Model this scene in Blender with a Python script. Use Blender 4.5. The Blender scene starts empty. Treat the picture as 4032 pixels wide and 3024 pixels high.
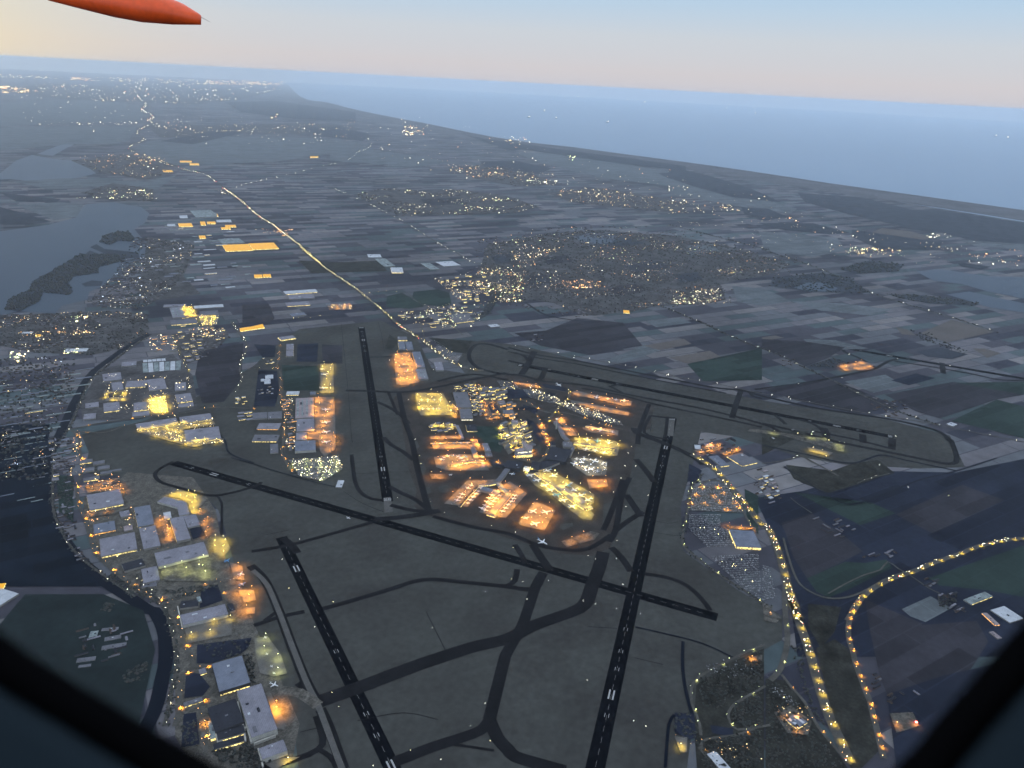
import bpy, bmesh, math, random
from mathutils import Vector, Matrix, noise as mnoise
random.seed(7)
RE = 6.0e7                       # earth radius, refraction included
CAM = (4464.6, 1485.3, 2365.1); HEAD, PITCH, ROLL, FPX = 250.925, 21.1035, 2.9985, 3070.9
S = bpy.context.scene; COL = S.collection
# ---------------------------------------------------------------- pixel (4032 x 3024) -> place on the ground
_y, _p, _r = (math.radians(a) for a in (HEAD, PITCH, ROLL))
FW = Vector((math.sin(_y)*math.cos(_p), math.cos(_y)*math.cos(_p), -math.sin(_p)))
_rt = Vector((math.cos(_y), -math.sin(_y), 0)); _up = _rt.cross(FW)
RT = _rt*math.cos(_r)+_up*math.sin(_r); UP = -_rt*math.sin(_r)+_up*math.cos(_r)
def ray(px, py): return (FW*FPX+RT*(px-2016)-UP*(py-1512)).normalized()
def G(px, py, h=0.0):
    d = ray(px, py); cx, cy, cz = CAM
    a = (d.x**2+d.y**2)/(2*RE); b = d.z+(cx*d.x+cy*d.y)/RE; c = cz-h+(cx*cx+cy*cy)/(2*RE)
    D = b*b-4*a*c
    if D < 0: t = -b/(2*a)
    else: t = (-b-math.sqrt(D))/(2*a)
    return (cx+d.x*t, cy+d.y*t)
def ez(x, y): return -(x*x+y*y)/(2*RE)
# ---------------------------------------------------------------- objects
def mesh_obj(name, vs, fs, mats, parent=None, loc=None, smooth=False, mi=None):
    me = bpy.data.meshes.new(name); me.from_pydata([tuple(v) for v in vs], [], fs)
    for m in (mats if isinstance(mats, (list, tuple)) else [mats]): me.materials.append(m)
    if mi: me.polygons.foreach_set('material_index', mi)
    if smooth: me.polygons.foreach_set('use_smooth', [True]*len(fs))
    me.update(); o = bpy.data.objects.new(name, me); COL.objects.link(o)
    if parent: o.parent = parent
    if loc: o.location = loc
    return o
def empty(name, loc, rz=0.0):
    o = bpy.data.objects.new(name, None); COL.objects.link(o); o.location = loc; o.rotation_euler = (0, 0, rz); o.empty_display_size = 5; return o
def tag(o, label=None, cat=None, group=None, kind=None):
    if label: o['label'] = label
    if cat: o['category'] = cat
    if group: o['group'] = group
    if kind: o['kind'] = kind
    return o
def sheet(name, pts, mat, lift, kind='structure', label=None, cell=None, world=False, grow=None):
    """flat area draped on the curved ground, outline pts in photo pixels (or world xy)"""
    P = [tuple(p) for p in pts] if world else [G(*p) for p in pts]
    cx = sum(p[0] for p in P)/len(P); cy = sum(p[1] for p in P)/len(P)
    bm = bmesh.new(); vs = [bm.verts.new((p[0]-cx, p[1]-cy, 0)) for p in P]
    f = bm.faces.new(vs); bmesh.ops.triangulate(bm, faces=[f], quad_method='BEAUTY', ngon_method='EAR_CLIP')
    ext = max(max(p[i] for p in P)-min(p[i] for p in P) for i in (0, 1))
    c = cell or max(400.0, ext/24)
    if ext > 1.5*c:
        for i in (0, 1):
            lo = min(v.co[i] for v in bm.verts); hi = max(v.co[i] for v in bm.verts); k = lo+c
            while k < hi:
                no = Vector((1, 0, 0) if i == 0 else (0, 1, 0))
                bmesh.ops.bisect_plane(bm, geom=bm.verts[:]+bm.edges[:]+bm.faces[:], dist=1e-3, plane_co=no*k, plane_no=no); k += c
    z0 = ez(cx, cy)
    for v in bm.verts: v.co.z = ez(v.co.x+cx, v.co.y+cy)-z0
    for f in bm.faces:
        f.normal_update()
        if f.normal.z < 0: f.normal_flip()
    me = bpy.data.meshes.new(name); bm.to_mesh(me); bm.free(); me.materials.append(mat)
    o = bpy.data.objects.new(name, me); COL.objects.link(o); o.location = (cx, cy, z0+lift); tag(o, label=label, kind=kind); return o
# ---------------------------------------------------------------- materials
def mat(name, col, rough=0.8, metal=0.0, spec=None, emit=None, es=0.0, sample=True):
    m = bpy.data.materials.new(name); m.use_nodes = True; b = m.node_tree.nodes['Principled BSDF']
    b.inputs['Base Color'].default_value = (*col, 1); b.inputs['Roughness'].default_value = rough; b.inputs['Metallic'].default_value = metal
    if spec is not None: b.inputs['Specular IOR Level'].default_value = spec
    if emit: b.inputs['Emission Color'].default_value = (*emit, 1); b.inputs['Emission Strength'].default_value = es
    if not sample: m.cycles.emission_sampling = 'NONE'
    return m
class NT:
    def __init__(s, m): s.t = m.node_tree; s.n = s.t.nodes; s.b = s.n.get('Principled BSDF')
    def new(s, ty, **k):
        n = s.n.new(ty)
        for a, v in k.items(): setattr(n, a, v)
        return n
    def link(s, a, b): s.t.links.new(a, b)
    def val(s, sock, v):
        if hasattr(v, 'is_output'): s.link(v, sock)
        else: sock.default_value = v
    def math(s, op, a, b=0.0, clamp=False):
        n = s.new('ShaderNodeMath', operation=op, use_clamp=clamp); s.val(n.inputs[0], a); s.val(n.inputs[1], b); return n.outputs[0]
    def pos(s, scale=(1, 1, 1), rz=0.0):
        g = s.new('ShaderNodeNewGeometry'); m = s.new('ShaderNodeMapping', vector_type='TEXTURE'); m.inputs['Rotation'].default_value = (0, 0, rz); m.inputs['Scale'].default_value = scale
        s.link(g.outputs['Position'], m.inputs['Vector']); return m.outputs[0]
    def noise(s, vec, sc, det=2.0, rough=.5):
        n = s.new('ShaderNodeTexNoise'); s.link(vec, n.inputs['Vector']); n.inputs['Scale'].default_value = sc; n.inputs['Detail'].default_value = det; n.inputs['Roughness'].default_value = rough; return n.outputs['Fac']
    def ramp(s, fac, stops, interp='LINEAR'):
        n = s.new('ShaderNodeValToRGB'); s.link(fac, n.inputs[0]); c = n.color_ramp; c.interpolation = interp
        while len(c.elements) < len(stops): c.elements.new(0.5)
        for e, (p, col) in zip(c.elements, stops): e.position = p; e.color = (*col, 1) if len(col) == 3 else col
        return n.outputs[0]
    def mix(s, fac, a, b, blend='MIX'):
        n = s.new('ShaderNodeMix', data_type='RGBA', blend_type=blend); s.val(n.inputs[0], fac)
        for i, v in ((6, a), (7, b)):
            if hasattr(v, 'is_output'): s.link(v, n.inputs[i])
            else: n.inputs[i].default_value = (*v, 1)
        return n.outputs[2]
    def color(s, c): s.link(c, s.b.inputs['Base Color'])
# ---------------------------------------------------------------- sky, camera, air
W = bpy.data.worlds.new("World"); S.world = W; W.use_nodes = True
wn = W.node_tree.nodes; wl = W.node_tree.links
SUN_AZ, SUN_EL = 205.0, 1.5
sky = wn.new('ShaderNodeTexSky'); sky.sky_type = 'NISHITA'; sky.sun_disc = False
sky.sun_elevation = math.radians(SUN_EL); sky.sun_rotation = math.radians(SUN_AZ); sky.altitude = 2500; sky.air_density = 1.0; sky.dust_density = 1.2; sky.ozone_density = 2.0
bg = wn['Background']
class _W: node_tree = W.node_tree
wt = NT(_W); tc = wt.new('ShaderNodeTexCoord'); sp = wt.new('ShaderNodeSeparateXYZ'); wt.link(tc.outputs['Generated'], sp.inputs[0])
zz = wt.math('MAXIMUM', sp.outputs[2], 0.0); el = wt.math('POWER', zz, 0.5)
grad = wt.ramp(el, [(0, (.57, .55, .59)), (.14, (.61, .58, .60)), (.24, (.57, .61, .66)), (.30, (.47, .60, .73)), (.385, (.32, .54, .78)), (.43, (.88, 1.12, 1.5)), (.7, (1.02, 1.18, 1.38)), (1, (.88, 1.04, 1.26))])
dt = wt.new('ShaderNodeVectorMath', operation='DOT_PRODUCT'); wt.link(tc.outputs['Generated'], dt.inputs[0]); dt.inputs[1].default_value = (math.sin(math.radians(SUN_AZ)), math.cos(math.radians(SUN_AZ)), .02)
warm = wt.math('MULTIPLY', wt.math('POWER', wt.math('MAXIMUM', dt.outputs['Value'], 0.0), 26.0), 0.95); low = wt.ramp(zz, [(0, (1, 1, 1)), (.3, (0, 0, 0))])
wf = wt.math('MULTIPLY', warm, low)
skc = wt.mix(wf, grad, (.95, .78, .42)); skc = wt.mix(1.0, skc, (9.0, 9.0, 9.0), 'MULTIPLY')
skc = wt.mix(0.02, skc, sky.outputs[0])
below = wt.math('MULTIPLY', wt.math('SUBTRACT', wt.math('MULTIPLY', sp.outputs[2], -1.0), 0.03), 18.0, clamp=True)
skc = wt.mix(below, skc, (.5, .55, .65))
wl.new(skc, bg.inputs[0]); bg.inputs[1].default_value = 0.12
sl = bpy.data.lights.new('sun', 'SUN'); sl.energy = 0.05; sl.angle = math.radians(12); sl.color = (1, .72, .5)
so = bpy.data.objects.new('sun', sl); COL.objects.link(so)
_sd = Vector((math.sin(math.radians(SUN_AZ))*math.cos(math.radians(SUN_EL+4)), math.cos(math.radians(SUN_AZ))*math.cos(math.radians(SUN_EL+4)), math.sin(math.radians(SUN_EL+4))))
so.rotation_euler = (-_sd).to_track_quat('-Z', 'Y').to_euler()
cd = bpy.data.cameras.new('camera'); cam = bpy.data.objects.new('camera', cd); COL.objects.link(cam)
cam.matrix_world = Matrix(((RT.x, UP.x, -FW.x, CAM[0]), (RT.y, UP.y, -FW.y, CAM[1]), (RT.z, UP.z, -FW.z, CAM[2]), (0, 0, 0, 1)))
cd.sensor_width = 36; cd.lens = 36*FPX/4032; cd.clip_start = 0.01; cd.clip_end = 500000
cd.dof.use_dof = True; cd.dof.focus_distance = 6000; cd.dof.aperture_fstop = cd.lens*1e-3/(2*0.0028)
S.camera = cam
S.view_settings.view_transform = 'Standard'; S.view_settings.look = 'None'; S.view_settings.gamma = 1; S.view_settings.exposure = 0
S.cycles.use_denoising = True; S.cycles.max_bounces = 3; S.cycles.diffuse_bounces = 1; S.cycles.glossy_bounces = 2; S.cycles.volume_bounces = 3; S.cycles.sample_clamp_indirect = 3; S.cycles.sample_clamp_direct = 0
S.cycles.use_light_tree = True; S.cycles.use_adaptive_sampling = True; S.cycles.adaptive_threshold = .04; S.cycles.adaptive_min_samples = 20
HAZE_D = 1.1e-5
def build_haze():
    m = bpy.data.materials.new('haze'); m.use_nodes = True; t = m.node_tree; t.nodes.remove(t.nodes['Principled BSDF'])
    v = t.nodes.new('ShaderNodeVolumePrincipled'); v.inputs['Color'].default_value = (.83, .92, 1, 1); v.inputs['Density'].default_value = HAZE_D; v.inputs['Anisotropy'].default_value = 0.7
    t.links.new(v.outputs[0], t.nodes['Material Output'].inputs['Volume'])
    a = math.radians(HEAD); f = Vector((math.sin(a), math.cos(a))); r = Vector((math.cos(a), -math.sin(a)))
    c = Vector(CAM[:2]); q = [c-f*9000-r*232000, c-f*9000+r*232000, c+f*244000+r*232000, c+f*244000-r*232000]
    vs = [(p.x, p.y, z) for z in (ez(250000, 0)-1, CAM[2]+60) for p in q]
    o = mesh_obj('haze', vs, [(3, 2, 1, 0), (4, 5, 6, 7), (0, 1, 5, 4), (1, 2, 6, 5), (2, 3, 7, 6), (3, 0, 4, 7)], m); tag(o, kind='stuff')
# ---------------------------------------------------------------- ground
def mat_fields(name='fields', rz=math.radians(-41), bw=1000, rh=180):
    m = mat(name, (.06, .06, .05), .95, spec=.1); n = NT(m); v = n.pos(rz=rz)
    def brick(w, h, seed):
        b = n.new('ShaderNodeTexBrick', offset=.37, offset_frequency=2, squash=.6, squash_frequency=3); n.link(v, b.inputs['Vector'])
        b.inputs['Color1'].default_value = (0, 0, 0, 1); b.inputs['Color2'].default_value = (1, 1, 1, 1); b.inputs['Mortar'].default_value = (.35, .35, .35, 1)
        b.inputs['Scale'].default_value = 1; b.inputs['Brick Width'].default_value = w; b.inputs['Row Height'].default_value = h; b.inputs['Mortar Size'].default_value = 5; b.inputs['Bias'].default_value = 0
        return b.outputs['Color']
    c1 = brick(bw, rh, 0)
    col = n.ramp(c1, [(0, (.024, .025, .036)), (.18, (.042, .041, .052)), (.40, (.046, .062, .067)), (.56, (.080, .084, .094)), (.76, (.094, .090, .099)), (.92, (.120, .114, .116))], 'CONSTANT')
    big = n.ramp(n.noise(v, .0004, 2), [(.35, (.7, .7, .72)), (.65, (1.3, 1.3, 1.3))]); fine = n.ramp(n.noise(v, .01, 4), [(.3, (.85, .85, .85)), (.7, (1.15, 1.15, 1.15))])
    col = n.mix(1, col, big, 'MULTIPLY'); col = n.mix(1, col, fine, 'MULTIPLY'); n.color(col); return m
def build_ground(m):
    a0 = math.radians(HEAD); ax = CAM[0]-8000*math.sin(a0); ay = CAM[1]-8000*math.cos(a0)
    vs = []; fs = []; rows = []; r = 1.0
    NA = 110
    while r < 236000:
        row = []
        for k in range(NA+1):
            a = a0+math.radians(-60+120*k/NA); x = ax+r*math.sin(a); y = ay+r*math.cos(a); row.append(len(vs)); vs.append((x, y, ez(x, y)))
        rows.append(row); r = r*1.03+60
    for i in range(len(rows)-1):
        for k in range(NA): fs.append((rows[i][k+1], rows[i][k], rows[i+1][k], rows[i+1][k+1]))
    return tag(mesh_obj('ground', vs, fs, m), kind='structure')
# ---------------------------------------------------------------- sea, lakes
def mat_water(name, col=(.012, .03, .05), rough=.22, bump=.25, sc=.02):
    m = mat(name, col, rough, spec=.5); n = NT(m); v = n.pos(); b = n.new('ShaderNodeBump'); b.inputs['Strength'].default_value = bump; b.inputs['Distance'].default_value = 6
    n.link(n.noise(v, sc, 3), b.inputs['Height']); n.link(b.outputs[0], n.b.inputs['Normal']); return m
COAST = [(1133, 332), (1183, 380), (1290, 404), (1392, 430), (1530, 459), (1680, 487), (1800, 512), (1933, 538), (2090, 562), (2249, 579), (2470, 609), (2700, 639), (2948, 674), (3265, 722), (3645, 775), (4032, 829), (4500, 900)]
def build_water():
    w = smooth([G(*p) for p in COAST], 1500); cx, cy = CAM[0], CAM[1]
    a1 = math.degrees(math.atan2(w[-1][0]-cx, w[-1][1]-cy)) % 360
    d = Vector((w[-1][0]-w[-2][0], w[-1][1]-w[-2][1])).normalized()
    far = [(w[-1][0]+d.x*60000, w[-1][1]+d.y*60000)]
    a = math.degrees(math.atan2(far[0][0]-cx, far[0][1]-cy)) % 360
    e = G(1060, 318); ae = math.degrees(math.atan2(e[0]-cx, e[1]-cy)) % 360
    while a > 180 and False: pass
    a_s = a if a > 180 else a+360
    k = 0
    angs = []
    x = a_s
    while x > ae: angs.append(x); x -= 2.5
    angs.append(ae)
    far += [(cx+222000*math.sin(math.radians(t)), cy+222000*math.cos(math.radians(t))) for t in angs]
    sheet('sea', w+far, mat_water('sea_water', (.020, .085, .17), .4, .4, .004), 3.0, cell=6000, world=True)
# ---------------------------------------------------------------- reading positions: "tile x,y x,y" -> photo pixels
TILES = dict(a=(0, 0, 1.58), b=(1300, 0, 1.58), c=(2632, 0, 1.58), d=(0, 1000, 2.212), e=(1000, 1000, 2.212), f=(2000, 1000, 2.212), g=(3000, 1000, 2.1434),
    h=(0, 1700, 2.212), i=(1000, 1700, 2.212), j=(2000, 1700, 2.212), k=(3000, 1700, 2.1434), l=(0, 2274, 2.212), m=(1000, 2274, 2.212), n=(2000, 2274, 2.212), o=(3032, 2274, 2.212),
    p=(1600, 1480, 4.424), q=(2060, 1480, 4.424), r=(1600, 1800, 4.424), s=(2060, 1800, 4.424), u=(250, 1850, 3.16), v=(650, 2300, 3.95), w=(650, 2604, 3.95), x=(1000, 1300, 5.53), y=(1000, 1580, 5.53), z=(0, 0, 1), A=(0, 0, .5486))
def T(s):
    out = []; t = None
    for tok in s.split():
        if ',' in tok:
            X, Y = tok.split(','); out.append((t[0]+float(X)/t[2], t[1]+float(Y)/t[2]))
        else: t = TILES[tok]
    return out
_lift = [1.0]
def nxt(s=.02): _lift[0] += s; return _lift[0]
def smooth(P, step=40.0, sm=True):
    """world polyline resampled (Catmull-Rom)"""
    if len(P) < 3 or not sm:
        o = []
        for a, b in zip(P, P[1:]):
            n = max(1, int(math.hypot(b[0]-a[0], b[1]-a[1])/step)); o += [(a[0]+(b[0]-a[0])*i/n, a[1]+(b[1]-a[1])*i/n) for i in range(n)]
        return o+[P[-1]]
    o = []; Q = [P[0]]+list(P)+[P[-1]]
    for i in range(1, len(Q)-2):
        p0, p1, p2, p3 = Q[i-1:i+3]; n = max(2, int(math.hypot(p2[0]-p1[0], p2[1]-p1[1])/step))
        for k in range(n):
            t = k/n; o.append(tuple(.5*(2*p1[j]+(p2[j]-p0[j])*t+(2*p0[j]-5*p1[j]+4*p2[j]-p3[j])*t*t+(3*p1[j]-p0[j]-3*p2[j]+p3[j])*t**3) for j in (0, 1)))
    return o+[P[-1]]
def offs(P, d):
    o = []
    for i, p in enumerate(P):
        a = P[max(0, i-1)]; b = P[min(len(P)-1, i+1)]; dx, dy = b[0]-a[0], b[1]-a[1]; L = math.hypot(dx, dy) or 1; o.append((p[0]-dy/L*d, p[1]+dx/L*d))
    return o
def strip_mesh(P, w, cx, cy, z0, vs, fs, off=0.0, dz=0.0):
    L = offs(P, off+w/2); R = offs(P, off-w/2); b = len(vs)
    for l, r in zip(L, R): vs += [(l[0]-cx, l[1]-cy, ez(*l)-z0+dz), (r[0]-cx, r[1]-cy, ez(*r)-z0+dz)]
    fs += [(b+2*i+1, b+2*i+3, b+2*i+2, b+2*i) for i in range(len(P)-1)]
def strip(name, pts, w, m, sm=True, world=False, lift=None, kind='structure', label=None, step=40):
    P = smooth(pts if world else [G(*p) for p in (T(pts) if isinstance(pts, str) else pts)], step, sm)
    cx, cy = P[len(P)//2]; z0 = ez(cx, cy); vs = []; fs = []; strip_mesh(P, w, cx, cy, z0, vs, fs)
    o = mesh_obj(name, vs, fs, m, loc=(cx, cy, z0+(lift or nxt()))); tag(o, label=label, kind=kind); o['n'] = 0; del o['n']; return o, P
def area(name, s, m, lift=None, **k): return sheet(name, T(s), m, lift or nxt(), **k)
def along(P, s):
    for a, b in zip(P, P[1:]):
        L = math.hypot(b[0]-a[0], b[1]-a[1])
        if s <= L: return (a[0]+(b[0]-a[0])*s/L, a[1]+(b[1]-a[1])*s/L), ((b[0]-a[0])/L, (b[1]-a[1])/L)
        s -= L
    a, b = P[-2:]; L = math.hypot(b[0]-a[0], b[1]-a[1]); return b, ((b[0]-a[0])/L, (b[1]-a[1])/L)
def length(P): return sum(math.hypot(b[0]-a[0], b[1]-a[1]) for a, b in zip(P, P[1:]))
def inside(p, poly):
    c = False; j = len(poly)-1
    for i in range(len(poly)):
        a, b = poly[i], poly[j]
        if (a[1] > p[1]) != (b[1] > p[1]) and p[0] < (b[0]-a[0])*(p[1]-a[1])/(b[1]-a[1])+a[0]: c = not c
        j = i
    return c
def noisy(name, col, amp=.25, sc=.02, sc2=.2, rough=.9, det=4, spec=.02, tint=None, stripes=None):
    m = mat(name, col, rough, spec=spec); n = NT(m); v = n.pos()
    a = n.ramp(n.noise(v, sc, det, .6), [(.3, tuple(c*(1-amp) for c in col)), (.7, tuple(c*(1+amp) for c in (tint or col)))])
    b = n.ramp(n.noise(v, sc2, 3), [(.3, (1-amp*.6,)*3), (.7, (1+amp*.6,)*3)]); c = n.mix(1, a, b, 'MULTIPLY')
    if stripes:
        w = n.new('ShaderNodeTexWave', wave_type='BANDS'); n.link(n.pos(rz=stripes[1]), w.inputs['Vector']); w.inputs['Scale'].default_value = stripes[0]; w.inputs['Distortion'].default_value = 1.5
        c = n.mix(1, c, n.ramp(w.outputs['Fac'], [(.3, (1-stripes[2],)*3), (.7, (1+stripes[2],)*3)]), 'MULTIPLY')
    n.color(c); return m
M = {}
GS = .42
def fieldmat(name, col, amp=.3):
    m = noisy(name, col, .2, .003, .03); n = NT(m); b = n.new('ShaderNodeTexBrick', offset=.37, offset_frequency=2, squash=.6, squash_frequency=3); n.link(n.pos(rz=math.radians(-38)), b.inputs['Vector'])
    b.inputs['Color1'].default_value = (1-amp,)*3+(1,); b.inputs['Color2'].default_value = (1+amp,)*3+(1,); b.inputs['Mortar'].default_value = (1.25,)*3+(1,); b.inputs['Scale'].default_value = 1; b.inputs['Brick Width'].default_value = 700; b.inputs['Row Height'].default_value = 95; b.inputs['Mortar Size'].default_value = 4
    old = n.b.inputs['Base Color'].links[0].from_socket; n.color(n.mix(1, old, b.outputs['Color'], 'MULTIPLY')); return m
def build_materials():
    def dk(*c): return tuple(x*GS for x in c)
    M['grass'] = noisy('airfield_grass', dk(.108, .105, .100), .26, .0028, .03, tint=dk(.098, .101, .094), stripes=(.004, .7, .02))
    M['asphalt'] = noisy('runway_asphalt', dk(.006, .007, .011), .35, .006, .05, rough=.6, spec=.0)
    M['taxi'] = noisy('taxiway_asphalt', dk(.020, .020, .024), .3, .008, .05, rough=.7)
    M['dark'] = noisy('apron_asphalt', dk(.085, .074, .068), .3, .01, .1, rough=.8)
    M['concrete'] = noisy('apron_concrete', (.10, .095, .088), .22, .02, .15)
    M['road'] = noisy('road_asphalt', (.065, .062, .056), .25, .02, .2)
    M['yard'] = noisy('yard_paving', (.075, .07, .062), .45, .03, .12)
    M['green'] = fieldmat('dark_green_field', (.019, .030, .027))
    M['plough'] = fieldmat('ploughed_field', (.026, .025, .031))
    M['navy'] = fieldmat('dark_wet_field', (.014, .017, .028))
    M['tan'] = noisy('stubble_field', (.088, .078, .074), .12, .003, .03)
    M['pale'] = fieldmat('pale_field', (.082, .092, .100), .18)
    M['scrub'] = noisy('scrub_ground', (.024, .024, .021), .5, .012, .08)
    M['town'] = noisy('town_ground', (.056, .054, .056), .5, .006, .04)
    M['dune'] = noisy('dune_grass', (.075, .074, .082), .35, .0012, .01)
    M['wood'] = noisy('woodland_floor', (.030, .034, .044), .3, .004, .05)
    M['ink'] = fieldmat('black_water_meadow', (.005, .008, .014), .6)
    M['white'] = mat('white_paint', (.24, .24, .24), .7)
    M['lpad'] = noisy('pale_concrete', (.075, .073, .070), .15, .02, .1)
    M['canal'] = mat('canal_water', (.004, .006, .012), .6, spec=.02)
    M['lake'] = mat_water('lake_water', (.014, .030, .052), .45, .1, .01); M['lake'].node_tree.nodes['Principled BSDF'].inputs['Specular IOR Level'].default_value = .06
def road_marks(rw, P, wid, aims, centre=True, tdz=(), thr=True):
    """painted markings of a runway as its child; aims = distances of the two aiming points"""
    L = length(P); cx, cy = rw.location.x, rw.location.y; z0 = ez(cx, cy); vs = []; fs = []
    def bar(s0, s1, off, w):
        (a, d) = along(P, s0); (b, e) = along(P, s1); strip_mesh([a, b], w, cx, cy, z0, vs, fs, off, .35)
    s = 90
    while centre and s < L-90: bar(s, s+30, 0, .8); s += 60
    for q in aims:
        for o in (-9, 9): bar(q-28, q+28, o, 7)
    for q in tdz:
        for o in (-8, 8): bar(q-11, q+11, o, 2.5)
    if thr:
        for e in (8, L-38):
            for k in range(6):
                for sg in (-1, 1): bar(e, e+30, sg*(3+k*3.6), 1.8)
    return mesh_obj('marking', vs, fs, M['white'], parent=rw)
def build_airfield():
    area('airfield_grass', 'z 320,1712 560,1660 700,1600 900,1500 1000,1440 1120,1330 1180,1296 1500,1262 1640,1330 1700,1450 1830,1470 1800,1430 1850,1340 2050,1360 2600,1500 3050,1585 3500,1655 3740,1715 3800,1840 3620,1845 3330,1830 3150,1800 2900,1720 2760,1700 2730,1820 2680,1990 2690,2170 2900,2320 3080,2425 3080,2520 2770,2690 2735,2800 2700,3060 2700,3150 1280,3150 1180,3060 1150,2800 1050,2600 980,2400 930,2250 890,2100 860,2010 760,1900 560,1920 430,1880 330,1860 350,1780', M['grass'], .6, cell=250)
    area('cargo_ground', 'z 330,1960 470,1890 500,1860 760,1880 850,2010 880,2180 960,2350 1010,2480 1090,2640 1180,2850 1150,3000 800,3100 690,2900 690,2500 640,2380 520,2330 400,2190 330,2060', M['yard'], .8, cell=250)
    rws = [('z 1422.7,1288 1527,1975', 62, 3), ('z 683,1823 2824,2431', 60, 5), ('z 2647,1646 2327,3100', 66, 5), ('z 1108,2116 1605,3150', 56, 4), ('z 2040,1436 3518,1721', 62, 3), ('z 3326,1371 4330,1542', 62, 3)]
    out = []
    for s, w, sh in rws:
        o, P = strip('runway', s, w+sh, M['asphalt'], sm=False); out.append((o, P, w))
    L = [length(P) for _, P, _ in out]
    road_marks(out[0][0], out[0][1], 60, (420, L[0]-420), tdz=(150, 300, 600, 750, L[0]-300, L[0]-600))
    road_marks(out[1][0], out[1][1], 58, (330, ), tdz=(150, 600), centre=True, thr=False)
    b = near_s(out[2][1], (2400, 2735)); a = near_s(out[2][1], (2622, 1761))
    road_marks(out[2][0], out[2][1], 60, (a, b), tdz=[near_s(out[2][1], (2390, y)) for y in (2464, 2545, 2629, 2823)]+[a-200, a+150, a+300])
    q = [near_s(out[3][1], p) for p in ((1538, 3004), (1160, 2238))]
    road_marks(out[3][0], out[3][1], 50, q, tdz=[near_s(out[3][1], p) for p in ((1436, 2798), (1488, 2905), (1320, 2570))], thr=False)
    q = [near_s(out[4][1], p) for p in ((2343, 1488), (3285, 1676))]
    road_marks(out[4][0], out[4][1], 60, q, tdz=[q[0]-150, q[0]+200, q[1]-200, q[1]+150])
    road_marks(out[5][0], out[5][1], 60, (420,), tdz=(150, 600))
    for s in ('i 1128,575 1190,568 1212,695 1138,708', 'f 1395,1420 1455,1425 1440,1590 1375,1580', 'j 735,1292 800,1300 792,1352 722,1345', 'f 330,1000 375,1003 372,1015 325,1011'): area('threshold_pad', s, M['lpad'])
    # terminal pavement with its grass islands
    area('apron', 'z 1572,1527 1620,1520 1720,1500 1850,1488 1990,1478 2130,1484 2300,1515 2450,1560 2540,1580 2575,1600 2560,1690 2512,1700 2500,1790 2475,1900 2452,2010 2430,2090 2400,2160 2330,2190 2200,2180 2110,2150 2000,2120 1900,2085 1760,2040 1660,2030 1630,1990 1640,1930 1610,1850 1590,1720 1575,1640 1540,1600', M['dark'], cell=200)
    for s in ('i 1430,250 1470,260 1500,330 1480,380 1430,350', 'i 1480,490 1530,480 1550,530 1500,550', 'i 1490,590 1540,580 1560,630 1510,650', 'i 1600,480 1680,465 1720,490 1680,530 1620,530', 'i 1270,490 1380,480 1400,530 1330,550 1260,520',
              'i 1230,590 1400,580 1430,620 1360,650 1230,640', 's 1400,830 1560,770 1620,830 1480,1200 1380,1180', 's 640,1170 860,1150 870,1200 700,1270 640,1240', 's 1640,1060 1800,900 1950,1010 1850,1120 1680,1190', 'p 2240,1240 2330,1190 2350,1330 2270,1340',
              'i 1350,90 1420,80 1440,130 1380,200', 'i 1640,690 1760,730 1860,760 1700,740', 'q 1960,1640 2060,1500 2120,1560 2080,1659'): area('grass_island', s, M['grass'])
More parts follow.
